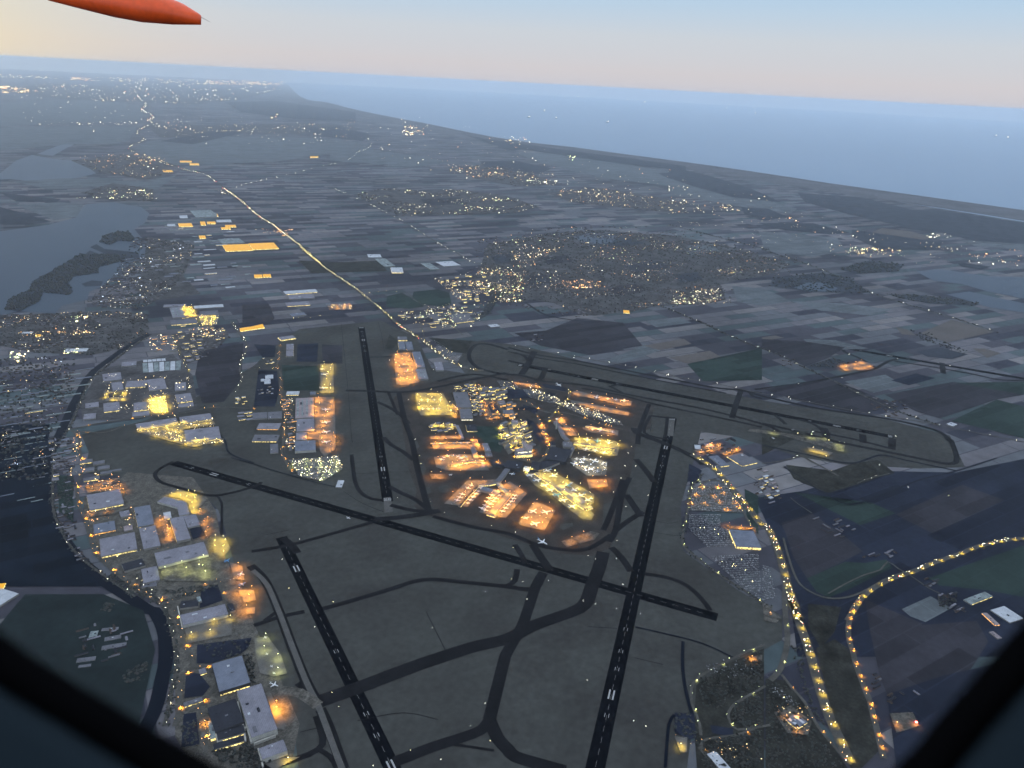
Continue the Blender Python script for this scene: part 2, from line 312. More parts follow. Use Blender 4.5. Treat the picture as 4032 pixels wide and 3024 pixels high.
    TX = [('f 0,815 250,878 600,932 1000,1010 1400,1088 1800,1165 2040,1190 g 0,1200 400,1290 700,1340 1100,1400 1400,1468 1530,1520 1585,1590 k 1590,60 1640,200 1630,262 1560,270 1450,252 1100,180 700,100 g 550,1565 300,1500 0,1430', 38), ('f 0,850 250,905 600,960 1000,1040 1400,1120 1900,1215', 26),
          ('f 300,1110 700,1150 1000,1215 1300,1275 1700,1350 2212,1480 g 200,1520 500,1590 k 560,5', 34), ('f 640,1170 1000,1235 1280,1310 1900,1440 2212,1510', 30), ('f 230,850 180,950 120,1050', 60), ('f 240,1110 290,1080 330,990', 50), ('f 60,860 140,890 200,960', 34),
          ('e 2212,835 2060,790 1940,790 1880,850 1880,920 1950,990 2080,1030 2212,1050 f 120,1060 300,1110', 40), ('f 0,930 200,975 330,1000', 40), ('f 2035,1180 2000,1270 1950,1430', 46), ('f 900,1150 1000,1130', 30), ('f 880,1150 1000,1210', 26),
          ('g 80,1340 160,1400 200,1440', 32), ('g 300,1395 440,1440 520,1500', 32), ('g 520,1470 545,1550', 62), ('g 850,1525 855,1595', 50), ('g 1100,1560 1095,1650', 52), ('g 450,1500 800,1570 1090,1645', 30),
          ('g -60,1145 300,1098 580,1050 800,1005 950,970 1060,910 1150,885', 34), ('g 680,790 700,830 800,870 900,925 950,955', 36), ('g 1120,905 1500,965 1800,1020 2000,1062 2212,1068 2330,1068', 34), ('g 1520,920 1530,1010', 50), ('f 2212,1210 2100,1200 2030,1185', 34), ('f 2212,1260 2130,1240 2110,1200', 30),
          ('f -20,1035 -150,1065 e 1900,1095 1600,1160 1300,1205 1000,1195 800,1190', 36), ('e 2212,1100 1900,1050 1600,1110', 34), ('e 1260,1200 1290,1350 1330,1500 i 1370,60 1420,300 1470,500 1520,680', 40), ('e 1170,1205 1250,1400', 24), ('e 1000,900 1200,897', 26),
          ('e 1075,1290 1180,1340 1280,1405 1350,1480', 34), ('i 1125,50 1200,120 1290,170 1390,250', 34), ('i 1180,480 1270,530 1400,590 1530,690', 34), ('i 850,200 880,430 930,530 1020,585 1130,600', 26), ('i 1190,640 1400,690 1600,690', 34), ('i 1620,690 1450,722 1250,750 1050,765', 46), ('i 1560,740 1900,830 2212,890 j 250,985 500,1030 700,1020 900,900', 32),
          ('i -20,1045 200,1010 350,980 500,940 750,870 1030,790', 28), ('i 250,930 330,990 380,1060', 40), ('i 600,1545 900,1460 1200,1370 1400,1305 1560,1288 1800,1310 2212,1352 j 90,1368 200,1375', 30), ('m 440,300 250,340 0,420', 26),
          ('m 560,1085 900,965 1200,850 1500,740 1900,610 2212,535 n 200,430 450,340 620,275 690,200 730,80 j 790,1200 830,1050', 70), ('j 310,1230 250,1330 190,1500 n 120,430 0,640 m 2180,720 2110,1000 2050,1240', 52), ('m 2060,1230 1980,1330 1800,1400 1550,1480 1350,1560 1220,1610', 48), ('m 2050,1240 2120,1400 2212,1500 n 60,1560 250,1620 500,1690', 54), ('m 1720,1455 1900,1480 2090,1510', 12),
          ('j 80,1200 60,1300 -20,1350', 30), ('j 60,985 120,1080 150,1150', 30), ('j 215,985 290,1100 370,1210', 46), ('j 310,1240 250,1370 90,1372', 28), ('j 1115,240 1200,340 1275,440', 44), ('j 1030,550 1090,640 1160,740', 44), ('j 940,860 1060,770 1180,700', 36), ('j 900,1010 990,1100 1070,1220', 40), ('j 1060,400 990,560 940,850 880,960', 36), ('j 1000,420 900,700 830,860', 34),
          ('j 1100,-30 1120,10 1300,80 1450,140 1640,235 1700,290', 50), ('f 1230,1310 1150,1520 1130,1659', 36), ('j 1190,1240 1350,1265 1500,1310 1620,1390 1720,1500 1760,1560', 28), ('h 1510,262 1400,320 1350,370 1400,440 1600,500 1870,558 2212,480 i 60,440', 24), ('h 1880,560 1930,620 1930,900', 14),
          ('m -30,-100 90,20 200,250 330,600 450,900 540,1070', 44), ('m 580,1150 650,1300 720,1500 790,1700', 42), ('m 90,380 200,300', 20), ('m 540,1210 600,1400 560,1500 350,1590 -50,1700', 26), ('m 560,1500 660,1560 720,1659', 20), ('m 380,960 440,920', 40), ('f 1460,1430 1390,1430 1240,1410', 30), ('f 1390,1420 1370,1600', 26), ('f 1240,1410 1190,1560 1400,1620', 24)]
    for s in ('j 1290,780 1400,800 1480,785', 'j 1280,880 1450,905 1500,900', 'i 870,370 1090,358', 'i 1180,352 1370,350', 'n 700,430 950,445', 'e 760,610 790,900 820,1200 850,1600 i 860,80', 'e 380,640 760,600', 'j 1240,0 1250,-60', 'i 780,520 900,600 1000,650 1130,700', 'i 100,900 300,860', 'm 400,1350 600,1300', 'i 560,-20 700,20 760,90', 'm 900,1250 1300,1180 1600,1240', 'm 1500,300 1700,700', 'n 1100,700 1350,760', 'g 300,1320 900,1430', 'e 1080,590 1110,700 1145,860 1230,850'): strip('field_track', s, 3.5, M['taxi'], lift=nxt(.012))
    for s, w in TX: strip('taxiway', s, w, M['taxi'], lift=nxt(.012))
    # the grey perimeter strip down the eastern cargo area
    strip('service_road', 'm -10,-60 110,60 210,280 340,620 460,920 560,1120 640,1330 740,1600 800,1750', 24, M['lpad'])
    strip('service_road', 'm 560,1120 400,1010 200,985', 50, M['yard'])
def near_s(P, px):
    g = G(*px); best = (1e18, 0); s = 0
    for a, b in zip(P, P[1:]):
        d = (a[0]-g[0])**2+(a[1]-g[1])**2
        if d < best[0]: best = (d, s)
        s += math.hypot(b[0]-a[0], b[1]-a[1])
    return best[1]
# ---------------------------------------------------------------- kit: boxes, buildings, lamps, aircraft, cars
class MB:
    def __init__(s): s.v = []; s.f = []; s.m = []
    def quad(s, a, b, c, d, m=0): n = len(s.v); s.v += [a, b, c, d]; s.f.append((n, n+1, n+2, n+3)); s.m.append(m)
    def prism(s, pts, z0, z1, m=0, mt=None, sides=True, top=True, base=None):
        n = len(s.v); k = len(pts); area2 = sum(pts[i][0]*pts[(i+1) % k][1]-pts[(i+1) % k][0]*pts[i][1] for i in range(k))
        if area2 < 0: pts = pts[::-1]
        s.v += [(p[0], p[1], z0) for p in pts]+[(p[0], p[1], z1) for p in pts]
        if sides:
            for i in range(k): j = (i+1) % k; s.f.append((n+i, n+j, n+k+j, n+k+i)); s.m.append(m)
        if top: s.f.append(tuple(range(n+k, n+2*k))); s.m.append(m if mt is None else mt)
    def box(s, x, y, z0, z1, w, d, rz=0.0, m=0, mt=None):
        c, q = math.cos(rz), math.sin(rz); s.prism([(x+c*a-q*b, y+q*a+c*b) for a, b in ((-w/2, -d/2), (w/2, -d/2), (w/2, d/2), (-w/2, d/2))], z0, z1, m, mt)
    def gable(s, x, y, z0, zw, zr, w, d, rz=0.0, m=0, mt=1):
        c, q = math.cos(rz), math.sin(rz); P = [(x+c*a-q*b, y+q*a+c*b) for a, b in ((-w/2, -d/2), (w/2, -d/2), (w/2, d/2), (-w/2, d/2))]; s.prism(P, z0, zw, m, top=False)
        n = len(s.v); s.v += [(p[0], p[1], zw) for p in P]+[(x-c*w/2, y-q*w/2, zr), (x+c*w/2, y+q*w/2, zr)]
        s.f += [(n, n+1, n+5, n+4), (n+2, n+3, n+4, n+5), (n+3, n, n+4), (n+1, n+2, n+5)]; s.m += [mt, mt, m, m]
    def tube(s, rings, m=0, seg=8, cap=True):
        """rings: (centre, radius_y, radius_z) along x"""
        n = len(s.v)
        for (cx, cy, cz), ry, rz in rings:
            for k in range(seg): a = 2*math.pi*k/seg; s.v.append((cx, cy+ry*math.cos(a), cz+rz*math.sin(a)))
        for i in range(len(rings)-1):
            for k in range(seg): a = n+i*seg+k; b = n+i*seg+(k+1) % seg; s.f.append((a, b, b+seg, a+seg)); s.m.append(m)
        if cap:
            s.f.append(tuple(n+k for k in range(seg))); s.f.append(tuple(n+(len(rings)-1)*seg+seg-1-k for k in range(seg))); s.m += [m, m]
    def wingbox(s, P, t, m=0):
        """P: 4 plan points (x,y,z), thickness t, closed"""
        n = len(s.v); s.v += [(x, y, z-t/2) for x, y, z in P]+[(x, y, z+t/2) for x, y, z in P]
        s.f += [(n, n+1, n+2, n+3)[::-1], (n+4, n+5, n+6, n+7)]+[(n+i, n+(i+1) % 4, n+4+(i+1) % 4, n+4+i) for i in range(4)]; s.m += [m]*6
    def build(s, name, mats, parent=None, loc=None, smooth=False): return mesh_obj(name, s.v, s.f, mats, parent, loc, smooth, s.m)
def copy_tree(o, parent=None):
    c = o.copy(); COL.objects.link(c)
    if parent: c.parent = parent
    for ch in list(o.children): copy_tree(ch, c)
    return c
class Proto:
    """first call hands out the original, later calls a copy with its parts"""
    def __init__(s, root): s.root = root; s.used = False
    def place(s, x, y, rz=0.0, h=0.0, label=None, group=None, sc=None):
        o = copy_tree(s.root) if s.used else s.root; s.used = True
        o.location = (x, y, ez(x, y)+h); o.rotation_euler = (0, 0, rz)
        if sc: o.scale = (sc,)*3
        if label: o['label'] = label
        if group: o['group'] = group
        return o
def rectify(P):
    if len(P) != 4: return P
    c = (sum(p[0] for p in P)/4, sum(p[1] for p in P)/4)
    u = ((P[1][0]-P[0][0]+P[2][0]-P[3][0])/2, (P[1][1]-P[0][1]+P[2][1]-P[3][1])/2); v = ((P[3][0]-P[0][0]+P[2][0]-P[1][0])/2, (P[3][1]-P[0][1]+P[2][1]-P[1][1])/2)
    lu, lv = math.hypot(*u), math.hypot(*v); dot = (u[0]*v[0]+u[1]*v[1])/(lu*lv)
    if abs(dot) < .5:   # square it up
        if lu >= lv: e = (u[0]/lu, u[1]/lu); w = (-e[1], e[0]); sg = 1 if w[0]*v[0]+w[1]*v[1] > 0 else -1; v = (w[0]*lv*sg, w[1]*lv*sg)
        else: e = (v[0]/lv, v[1]/lv); w = (-e[1], e[0]); sg = 1 if w[0]*u[0]+w[1]*u[1] > 0 else -1; u = (w[0]*lu*sg, w[1]*lu*sg)
    return [(c[0]-u[0]/2-v[0]/2, c[1]-u[1]/2-v[1]/2), (c[0]+u[0]/2-v[0]/2, c[1]+u[1]/2-v[1]/2), (c[0]+u[0]/2+v[0]/2, c[1]+u[1]/2+v[1]/2), (c[0]-u[0]/2+v[0]/2, c[1]-u[1]/2+v[1]/2)]
RC = {}
def roofmat(name, col, stripe=.06, sc=.16, amp=.12):
    m = noisy(name, tuple(c*.78 for c in col), amp*1.5, .02, .12, rough=.8, spec=.08, stripes=(.05, math.radians(-38+25*(len(RC) % 3)), .07)); n = NT(m); RC[name] = m; return m
def build_mats2():
    roofmat('pale_roof', (.205, .20, .235)); roofmat('grey_roof', (.135, .135, .155)); roofmat('dark_roof', (.030, .032, .042)); roofmat('pink_roof', (.27, .225, .235)); roofmat('blue_grey_roof', (.15, .165, .21)); roofmat('white_roof', (.46, .48, .52))
    roofmat('tile_roof', (.055, .042, .038)); roofmat('glass_roof', (.20, .235, .24), amp=.3)
    for k, c in (('wall', (.20, .19, .175)), ('brick_wall', (.10, .075, .06)), ('pale_wall', (.34, .33, .30)), ('dark_wall', (.05, .05, .055))): M[k] = noisy(k, c, .15, .05, .4)
    E = lambda n, c, s: mat(n, (.05, .05, .05), .6, emit=c, es=s, sample=False)
    for k, nm, c, st in (('win_y', 'yellow', (1, .78, .26), 2.6), ('win_o', 'orange', (1, .48, .11), 2.2), ('win_w', 'white', (1, .93, .66), 2.8)):
        M[k] = E('lit_window_'+nm, c, st); n = NT(M[k]); n.link(n.ramp(n.noise(n.pos(), .11, 2, .7), [(.40, (.02,)*3), (.5, (st*.6,)*3), (.62, (st,)*3)]), n.b.inputs['Emission Strength'])
    M['glass_lit'] = None
    m = mat('lit_greenhouse_glass', (.03, .02, .005), .7, emit=(1, .50, 0), es=1.0, sample=False); n = NT(m); w = n.new('ShaderNodeTexWave', wave_type='BANDS'); n.link(n.pos(rz=math.radians(-38)), w.inputs['Vector']); w.inputs['Scale'].default_value = .05
    n.link(n.math('ADD', n.math('MULTIPLY', w.outputs['Fac'], .15), n.math('ADD', n.math('MULTIPLY', n.noise(n.pos(), .02, 2), .5), .6)), n.b.inputs['Emission Strength']); M['glass_lit'] = m
    M['lamp_y'] = E('lamp_yellow', (1, .82, .34), 34); M['lamp_o'] = E('lamp_orange', (1, .48, .14), 26); M['lamp_w'] = E('lamp_white', (1, .93, .66), 34); M['lamp_g'] = E('lamp_greenish', (.9, 1, .45), 30); M['lamp_r'] = E('lamp_red', (1, .08, .06), 40)
    M['steel'] = mat('galvanised_steel', (.18, .18, .18), .5, .6)
    M['ac_white'] = mat('aircraft_white', (.62, .63, .65), .35); M['ac_blue'] = mat('aircraft_blue', (.05, .20, .42), .35); M['ac_orange'] = mat('aircraft_orange', (.75, .16, .03), .35); M['ac_grey'] = mat('engine_grey', (.25, .25, .27), .4)
    for i, c in enumerate(((.02, .02, .022), (.45, .45, .46), (.12, .12, .13), (.25, .26, .28), (.08, .02, .02), (.03, .05, .10))): M['car%d' % i] = mat('car_paint', c, .35)
ROOFZ = 0.0
def building(name, label, cat, s, h=12.0, roof='pale_roof', wall='wall', lit=(), litm='win_y', lith=.45, group=None, world=None, bits=2, para=1.0, sky=0, skym='glass_roof'):
    P = world or [G(px, py, h) for px, py in T(s)]; P = rectify(P); k = len(P)
    if sum(P[i][0]*P[(i+1) % k][1]-P[(i+1) % k][0]*P[i][1] for i in range(k)) < 0: P = P[::-1]; lit = [(k-2-i) % k for i in lit]
    cx = sum(p[0] for p in P)/k; cy = sum(p[1] for p in P)/k; Q = [(p[0]-cx, p[1]-cy) for p in P]
    e = empty(name, (cx, cy, ez(cx, cy))); tag(e, label, cat, group)
    a = MB(); a.prism(Q, -1.0, h-para, 0, top=False); a.build('wall', M[wall] if wall in M else RC[wall], e)
    # roof slab, parapet and roof plant
    b = MB(); b.prism(Q, h-para+.002, h-para*.45, 0)
    def shr(q, d): # inset towards centre
        L = math.hypot(*q) or 1; return (q[0]*(1-d/L), q[1]*(1-d/L))
    for i in range(k):
        p, q = Q[i], Q[(i+1) % k]; pi, qi = shr(p, 1.6), shr(q, 1.6); b.prism([p, q, qi, pi], h-para*.45+.01, h, 0)
    ux, uy = Q[1][0]-Q[0][0], Q[1][1]-Q[0][1]; vx, vy = Q[-1][0]-Q[0][0], Q[-1][1]-Q[0][1]; rz = math.atan2(uy, ux); W, D = math.hypot(ux, uy), math.hypot(vx, vy)
    ro = b.build('roof', RC[roof] if roof in RC else M[roof], e)
    rnd = random.Random(hash(s or str(P[0])) & 0xffff if False else int(abs(cx*7+cy*13)) & 0xffff)
    if bits and k == 4 and W*D > 900:
        for _ in range(bits):
            c = MB(); u, v = rnd.uniform(.1, .9), rnd.uniform(.1, .9); c.box(Q[0][0]+ux*u+vx*v, Q[0][1]+uy*u+vy*v, h-para*.45+.01, h+rnd.uniform(.6, 2.6), rnd.uniform(4, max(6, W*.13)), rnd.uniform(3, max(4, D*.12)), rz, 0)
            c.build('roof_vent', RC[rnd.choice(('grey_roof', 'white_roof', 'dark_roof'))], ro)
    if sky and k == 4:
        for i in range(sky):
            c = MB(); u = (i+.5)/sky; c.box(Q[0][0]+ux*u+vx*.5, Q[0][1]+uy*u+vy*.5, h-para*.45+.02, h+.5, W/sky*.35, D*.8, rz, 0); c.build('skylight', RC[skym], ro)
    for i in lit:
        c = MB(); p, q = Q[i % k], Q[(i+1) % k]; L = math.hypot(q[0]-p[0], q[1]-p[1]); d = ((q[0]-p[0])/L, (q[1]-p[1])/L); nx, ny = d[1]*.25, -d[0]*.25; z0, z1 = h*.12, h*(.12+lith); t0, t1 = L*.03, L*.97
        A = (p[0]+d[0]*t0+nx, p[1]+d[1]*t0+ny); B = (p[0]+d[0]*t1+nx, p[1]+d[1]*t1+ny); c.quad((*A, z0), (*B, z0), (*B, z1), (*A, z1)); c.build('window_band', M[litm], e)
    return e
LAMPS = {}
def make_mast(col, h, w, key, power, name='floodlight_mast', lab='', r=1.0):
    e = empty(name, (0, 0, 0)); tag(e, lab, 'lamp'); a = MB(); a.tube([((0, 0, 0), .35, .35)], 0, 6, False) if False else a.box(0, 0, 0, h, .45, .45); a.build('mast', M['steel'], e)
    b = MB(); b.box(0, 0, h, h+w*.3, w, w, .4); b.build('lamp', M[key], e)
    if power:
        l = bpy.data.lights.new('lamp_light', 'SPOT'); l.energy = power; l.color = col; l.shadow_soft_size = r; l.spot_size = math.radians(150); l.spot_blend = .6; lo = bpy.data.objects.new('light', l); COL.objects.link(lo); lo.parent = e; lo.location = (0, 0, h-1.5-r); lo.hide_select = False
    return Proto(e)
CY, CO, CW, CG = (1, .68, .05), (1, .37, .03), (1, .84, .5), (.85, .90, .28)
KC = {'y': CY, 'o': CO, 'w': CW, 'g': CG, 'r': (1, .1, .1)}
REQ = []
def dcam(x, y): return math.hypot(x-CAM[0], y-CAM[1])
def lamp_at(x, y, rz, kind, h, w, power, name, label, group): REQ.append((dcam(x, y), x, y, rz, kind, h, w, power, name, label, group))
def finish_lamps(most=295):
    """the nearest of each kind one by one, with mast, head and light; the rest as one mass"""
    REQ.sort(key=lambda r: r[0]); n = {}; far = MB(); ks = 'yowgr'; LD = {}
    for d, x, y, rz, kind, h, w, power, name, label, group in REQ:
        n[name] = n.get(name, 0)+1; lim = most if name == 'street_lamp' else 230
        if n[name] <= lim:
            k = (kind, round(h), round(w*4)/4, power, name)
            if k not in LAMPS: LAMPS[k] = make_mast(KC[kind], k[1], k[2], 'lamp_'+kind, power, name)
            LAMPS[k].place(x, y, rz, label=label, group=group)
        else:
            z = ez(x, y); far.box(x, y, z, z+h, .3, .3, 0, 5); s_ = w*random.uniform(.55, 1.3); far.box(x, y, z+h, z+h+s_*.4, s_, s_, rz, ks.index(kind))
            if power:
                if (kind, power) not in LD: l = bpy.data.lights.new('lamp_light', 'SPOT'); l.energy = power; l.color = KC[kind]; l.shadow_soft_size = 1; l.spot_size = math.radians(150); l.spot_blend = .6; LD[(kind, power)] = l
                o = bpy.data.objects.new('light', LD[(kind, power)]); COL.objects.link(o); o.location = (x, y, z+h-2.5)
    tag(far.build('far_street_lamps', [M['lamp_'+k] for k in ks]+[M['steel']]), kind='stuff'); return n
def flood(s, kind, sp, power, h=30, label='', group='', jit=.25, w=1.6):
    """masts on a grid inside the area"""
    P = [G(*q) for q in T(s)]; c0 = P[0]; d = (P[1][0]-P[0][0], P[1][1]-P[0][1]); L = math.hypot(*d); d = (d[0]/L, d[1]/L); n = (-d[1], d[0])
    U = [(p[0]-c0[0])*d[0]+(p[1]-c0[1])*d[1] for p in P]; V = [(p[0]-c0[0])*n[0]+(p[1]-c0[1])*n[1] for p in P]; u = min(U)+sp/2; rnd = random.Random(int(L))
    while u < max(U):
        v = min(V)+sp/2
        while v < max(V):
            a, b = u+rnd.uniform(-jit, jit)*sp, v+rnd.uniform(-jit, jit)*sp; p = (c0[0]+d[0]*a+n[0]*b, c0[1]+d[1]*a+n[1]*b)
            if inside(p, P): lamp_at(*p, 0, kind, h, w, power, 'floodlight_mast', label, group)
            v += sp
        u += sp
def lamp_row(P, kind, sp, power, h=12, w=2.0, label='', group='', name='street_lamp', every=4):
    s = sp/2; L = length(P); n = 0
    while s < L:
        p, d = along(P, s+random.uniform(-.22, .22)*sp); sd = 6 if n % 2 else -6
        lamp_at(p[0]-d[1]*sd, p[1]+d[0]*sd, math.atan2(d[1], d[0]), kind, h, w*random.choice((.5, .8, 1.0, 1.25)), power*every if power and n % every == 1 else 0, name, label, group); s += sp; n += 1
    return n
def make_plane(body, tail, L=40.0, lab=''):
    """nose towards +x"""
    k = L/40; e = empty('airliner', (0, 0, 0)); tag(e, lab, 'airliner')
    f = MB(); f.tube([((x*k, 0, z*k), r*k, r*k) for x, z, r in ((20, 3.0, .3), (18.6, 3.3, 1.3), (16, 3.6, 1.95), (10, 3.7, 2.0), (-8, 3.7, 2.0), (-14, 4.3, 1.4), (-19, 5.0, .5), (-20, 5.2, .15))], 0, 12); f.build('fuselage', M[body], e, smooth=True)
    for sg in (-1, 1):
        w = MB(); w.wingbox([(4*k, 1.4*sg*k, 2.9*k), (-3*k, 1.4*sg*k, 2.9*k), (-6.2*k, 17.5*sg*k, 3.9*k), (-4.4*k, 17.5*sg*k, 3.9*k)], .55*k); w.build('wing', M[body], e)
        g = MB(); g.tube([((x*k, 5.8*sg*k, 1.7*k), r*k, r*k) for x, r in ((4.6, 1.0), (3.5, 1.15), (1, .95), (0, .6))], 0, 8); g.build('engine', M['ac_grey'], e)
        t = MB(); t.wingbox([(-15*k, .5*sg*k, 5*k), (-18.5*k, .5*sg*k, 5*k), (-20.3*k, 6.3*sg*k, 5.4*k), (-18.8*k, 6.3*sg*k, 5.4*k)], .3*k); t.build('tailplane', M[body], e)
    v = MB(); n = [(-13.5*k, .18*k, 5.2*k), (-18.8*k, .18*k, 5.4*k), (-21*k, .1*k, 11.6*k), (-18.6*k, .1*k, 11.6*k)]; v.v = [(x, -y, z) for x, y, z in n]+n; v.f = [(0, 1, 2, 3), (7, 6, 5, 4), (0, 4, 5, 1), (1, 5, 6, 2), (2, 6, 7, 3), (3, 7, 4, 0)]; v.m = [0]*6; v.build('fin', M[tail], e)
    g = MB(); [g.box(x*k, y*k, .05, 2*k, .5*k, .5*k) for x, y in ((14, 0), (-2, 3), (-2, -3))]; g.build('landing_gear', M['ac_grey'], e)
    return Proto(e)
def make_car(i):
    m = MB(); m.box(0, 0, .25, .95, 4.4, 1.8, 0, 0); m.prism([(-1.6, -.8), (1.0, -.8), (1.0, .8), (-1.6, .8)], .95, 1.45, 0)
    o = m.build('car', M['car%d' % i]); tag(o, '', 'car'); return Proto(o)
def make_lit_car(i):
    e = empty('car', (0, 0, 0)); tag(e, '', 'car'); m = MB(); m.box(0, 0, .25, .95, 4.4, 1.8, 0, 0); m.box(-.3, 0, .95, 1.45, 2.4, 1.6, 0, 0); m.build('body', M['car%d' % i], e)
    for sg in (-1, 1): h = MB(); h.box(2.6, sg*.6, .4, 1.1, .9, .8); h.build('headlight', M['lamp_w'], e); t = MB(); t.box(-2.45, sg*.65, .6, .9, .4, .35); t.build('tail_light', M['lamp_r'], e)
    return Proto(e)
# ---------------------------------------------------------------- lakes, woods, towns' ground, fields seen one by one
def build_cover():
    pass
    far = lambda px, py: .6+.0004*math.hypot(*G(px, py))
    def A(name, s, m, k=1.0, **kw):
        P = T(s); return sheet(name, P, M[m] if isinstance(m, str) else m, .3*k+.00025*k*math.hypot(*G(*P[0])), **kw)
    A('lake', 'z -300,930 a 0,1440 300,1400 470,1355 530,1272 700,1258 880,1290 930,1330 900,1390 835,1425 900,1500 1040,1575 d 1180,60 1080,130 1000,210 900,280 780,330 760,400 540,450 480,520 150,500 0,540 -900,760', 'lake', 1.0, cell=600)
    for s in ('a 620,1510 640,1470 720,1445 800,1445 840,1480 820,1505 740,1500 680,1525', 'a 560,1540 600,1520 650,1550 860,1572 870,1610 700,1600', 'd 450,150 600,60 700,0 1100,5 1080,60 860,120 860,170 640,200 600,260 640,330 600,362 380,340 340,420 180,500 40,490 80,390 260,310 280,240', 'd 710,262 800,232 900,240 880,280 740,287', 'a 450,1640 560,1560 640,1590 540,1659'):
        A('island', s, 'wood', 1.6, cell=500)
    A('lake', 'a -300,1090 0,1080 100,1000 200,965 300,985 500,1010 600,1080 480,1108 200,1130 60,1115 0,1118 -300,1120', M['lake'], 1.0, cell=900)
    A('lake', 'a 230,960 330,920 480,865 500,880 400,930 330,970', M['lake'], 1.0, cell=900)
    A('lake', 'b 1510,1475 1600,1450 1720,1450 1790,1475 1750,1510 1640,1525 1560,1505', M['lake'], 2.2, cell=600)
    A('lake', 'g 270,285 380,245 520,245 640,290 600,320 400,318', M['lake'], 2.2, cell=600)
    A('lake', 'g 1300,150 1500,130 1900,190 2212,200 2212,380 1900,320 1700,260 1450,230', M['lake'], 2.2, cell=600)
    A('lake', 'g 1560,345 1750,320 2212,420 2212,500 1900,450 1750,400', M['lake'], 2.2, cell=600)
    # town ground
    for s in ('f -180,-80 300,-170 800,-210 1500,-150 2100,-30 2212,20 g 250,100 100,165 0,190 f 2000,230 1850,270 1900,400 1700,440 1300,450 1100,500 750,540 620,520 400,430 200,400 130,420 -60,420 -200,330 -350,250 -250,150',
              'b 150,1210 340,1170 560,1190 800,1180 1100,1220 1300,1290 1150,1325 700,1340 430,1345 200,1240', 'b 800,1060 1000,1010 1300,1100 1450,1150 1150,1160 900,1110', 'b 1350,1200 1700,1170 2212,1260 2212,1330 1800,1290 1500,1260',
              'd 0,530 450,520 900,500 1280,520 1300,700 1050,830 800,880 300,860 0,800', 'd 1280,-150 1700,-80 1600,200 1750,350 1300,420 1180,300 1250,120', 'd 870,1010 1500,870 1680,1060 1720,1350 1200,1440 720,1450 700,1300', 'd 1500,700 1950,640 2000,720 1800,900 1620,960', 'a 440,1000 800,960 1000,1020 1100,1080 900,1120 600,1070', 'a 500,1200 700,1140 950,1180 960,1250 700,1250'): A('town_ground', s, 'town', 1.4, cell=500)
    for s in ('a 0,560 300,520 700,540 1000,500 1700,520 1760,560 1500,620 1200,650 900,640 400,620', 'a 900,780 1400,780 1900,765 2180,785 2260,805 2120,835 1500,830 1000,860'): A('town_ground', s, 'town', 1.4, cell=2500)
    for s, m in (('f 700,-120 1000,-150 1200,-90 900,-60', 'wood'), ('f 300,30 520,10 560,70 340,90', 'plough'), ('f 1000,100 1300,60 1420,120 1100,170', 'wood'), ('f 1500,-60 1750,-90 1850,-20 1600,20', 'pale'), ('f 150,200 330,180 380,260 200,290', 'wood'), ('f 860,300 1120,260 1180,330 950,370', 'plough'), ('f 1450,180 1650,160 1700,230 1500,250', 'wood'), ('f -150,20 20,0 60,70 -100,90', 'wood'), ('b 560,1240 800,1230 850,1270 600,1280', 'plough')): A('town_park', s, m, 2.0, cell=500)
    # dunes behind the beach and the beach itself
    w = [G(*p) for p in COAST]; inn = offs(w, -1); wl = smooth(w, 1500)
    sg = -1 if True else 1
    for nm, d0, d1, m, k in (('beach', 0, 1, 'dunesand', 0), ('dunes', 1, 2, 'dune', 0)): pass
    t = G(3000, 900); sgn = 1 if min(math.hypot(p[0]-t[0], p[1]-t[1]) for p in offs(wl, 2600)) < min(math.hypot(p[0]-t[0], p[1]-t[1]) for p in wl) else -1
    strip('dunes', offs(wl, 1100*sgn), 2000, M['dune'], sm=False, world=True, lift=6.0, step=1500); strip('beach', offs(wl, 60*sgn), 120, M['tan'], sm=False, world=True, lift=9.0, step=1500)
    for s, m in (('a 0,640 500,620 860,650 900,700 870,760 480,765 0,790', 'pale'), ('a 0,795 480,785 850,790 800,880 700,900 400,900 0,940', 'pale'), ('a 920,880 1400,850 2100,865 2300,900 2150,940 1700,1010 1100,1030 960,990 830,930', 'pale'), ('a 80,1130 400,1110 900,1130 1100,1090 980,1180 700,1160 300,1180', 'pale'), ('a 100,1270 380,1260 520,1270 480,1350 340,1370 200,1320', 'pale'), ('b 0,870 250,930 700,1000 800,1010 500,1040 0,1000', 'pale'), ('b 1150,950 1500,960 2212,1090 2212,1170 1700,1110 1300,1010', 'pale'), ('c 0,1130 400,1190 800,1300 760,1330 400,1280 0,1200', 'pale'), ('c 560,1440 1050,1480 1100,1560 900,1600 600,1560', 'pale'), ('c 1180,1480 1330,1420 1500,1440 1650,1480 1500,1510', 'tan'), ('c 1800,1490 2212,1520 2212,1560 1900,1530', 'pale'), ('f 1950,280 2212,300 g 100,330 250,400 0,440 f 2000,420', 'pale'), ('g 250,400 700,420 1100,470 900,520 500,480', 'pale')): A({'pale': 'pale_field', 'tan': 'stubble_field'}[m], s, m, 1.2, cell=1500)
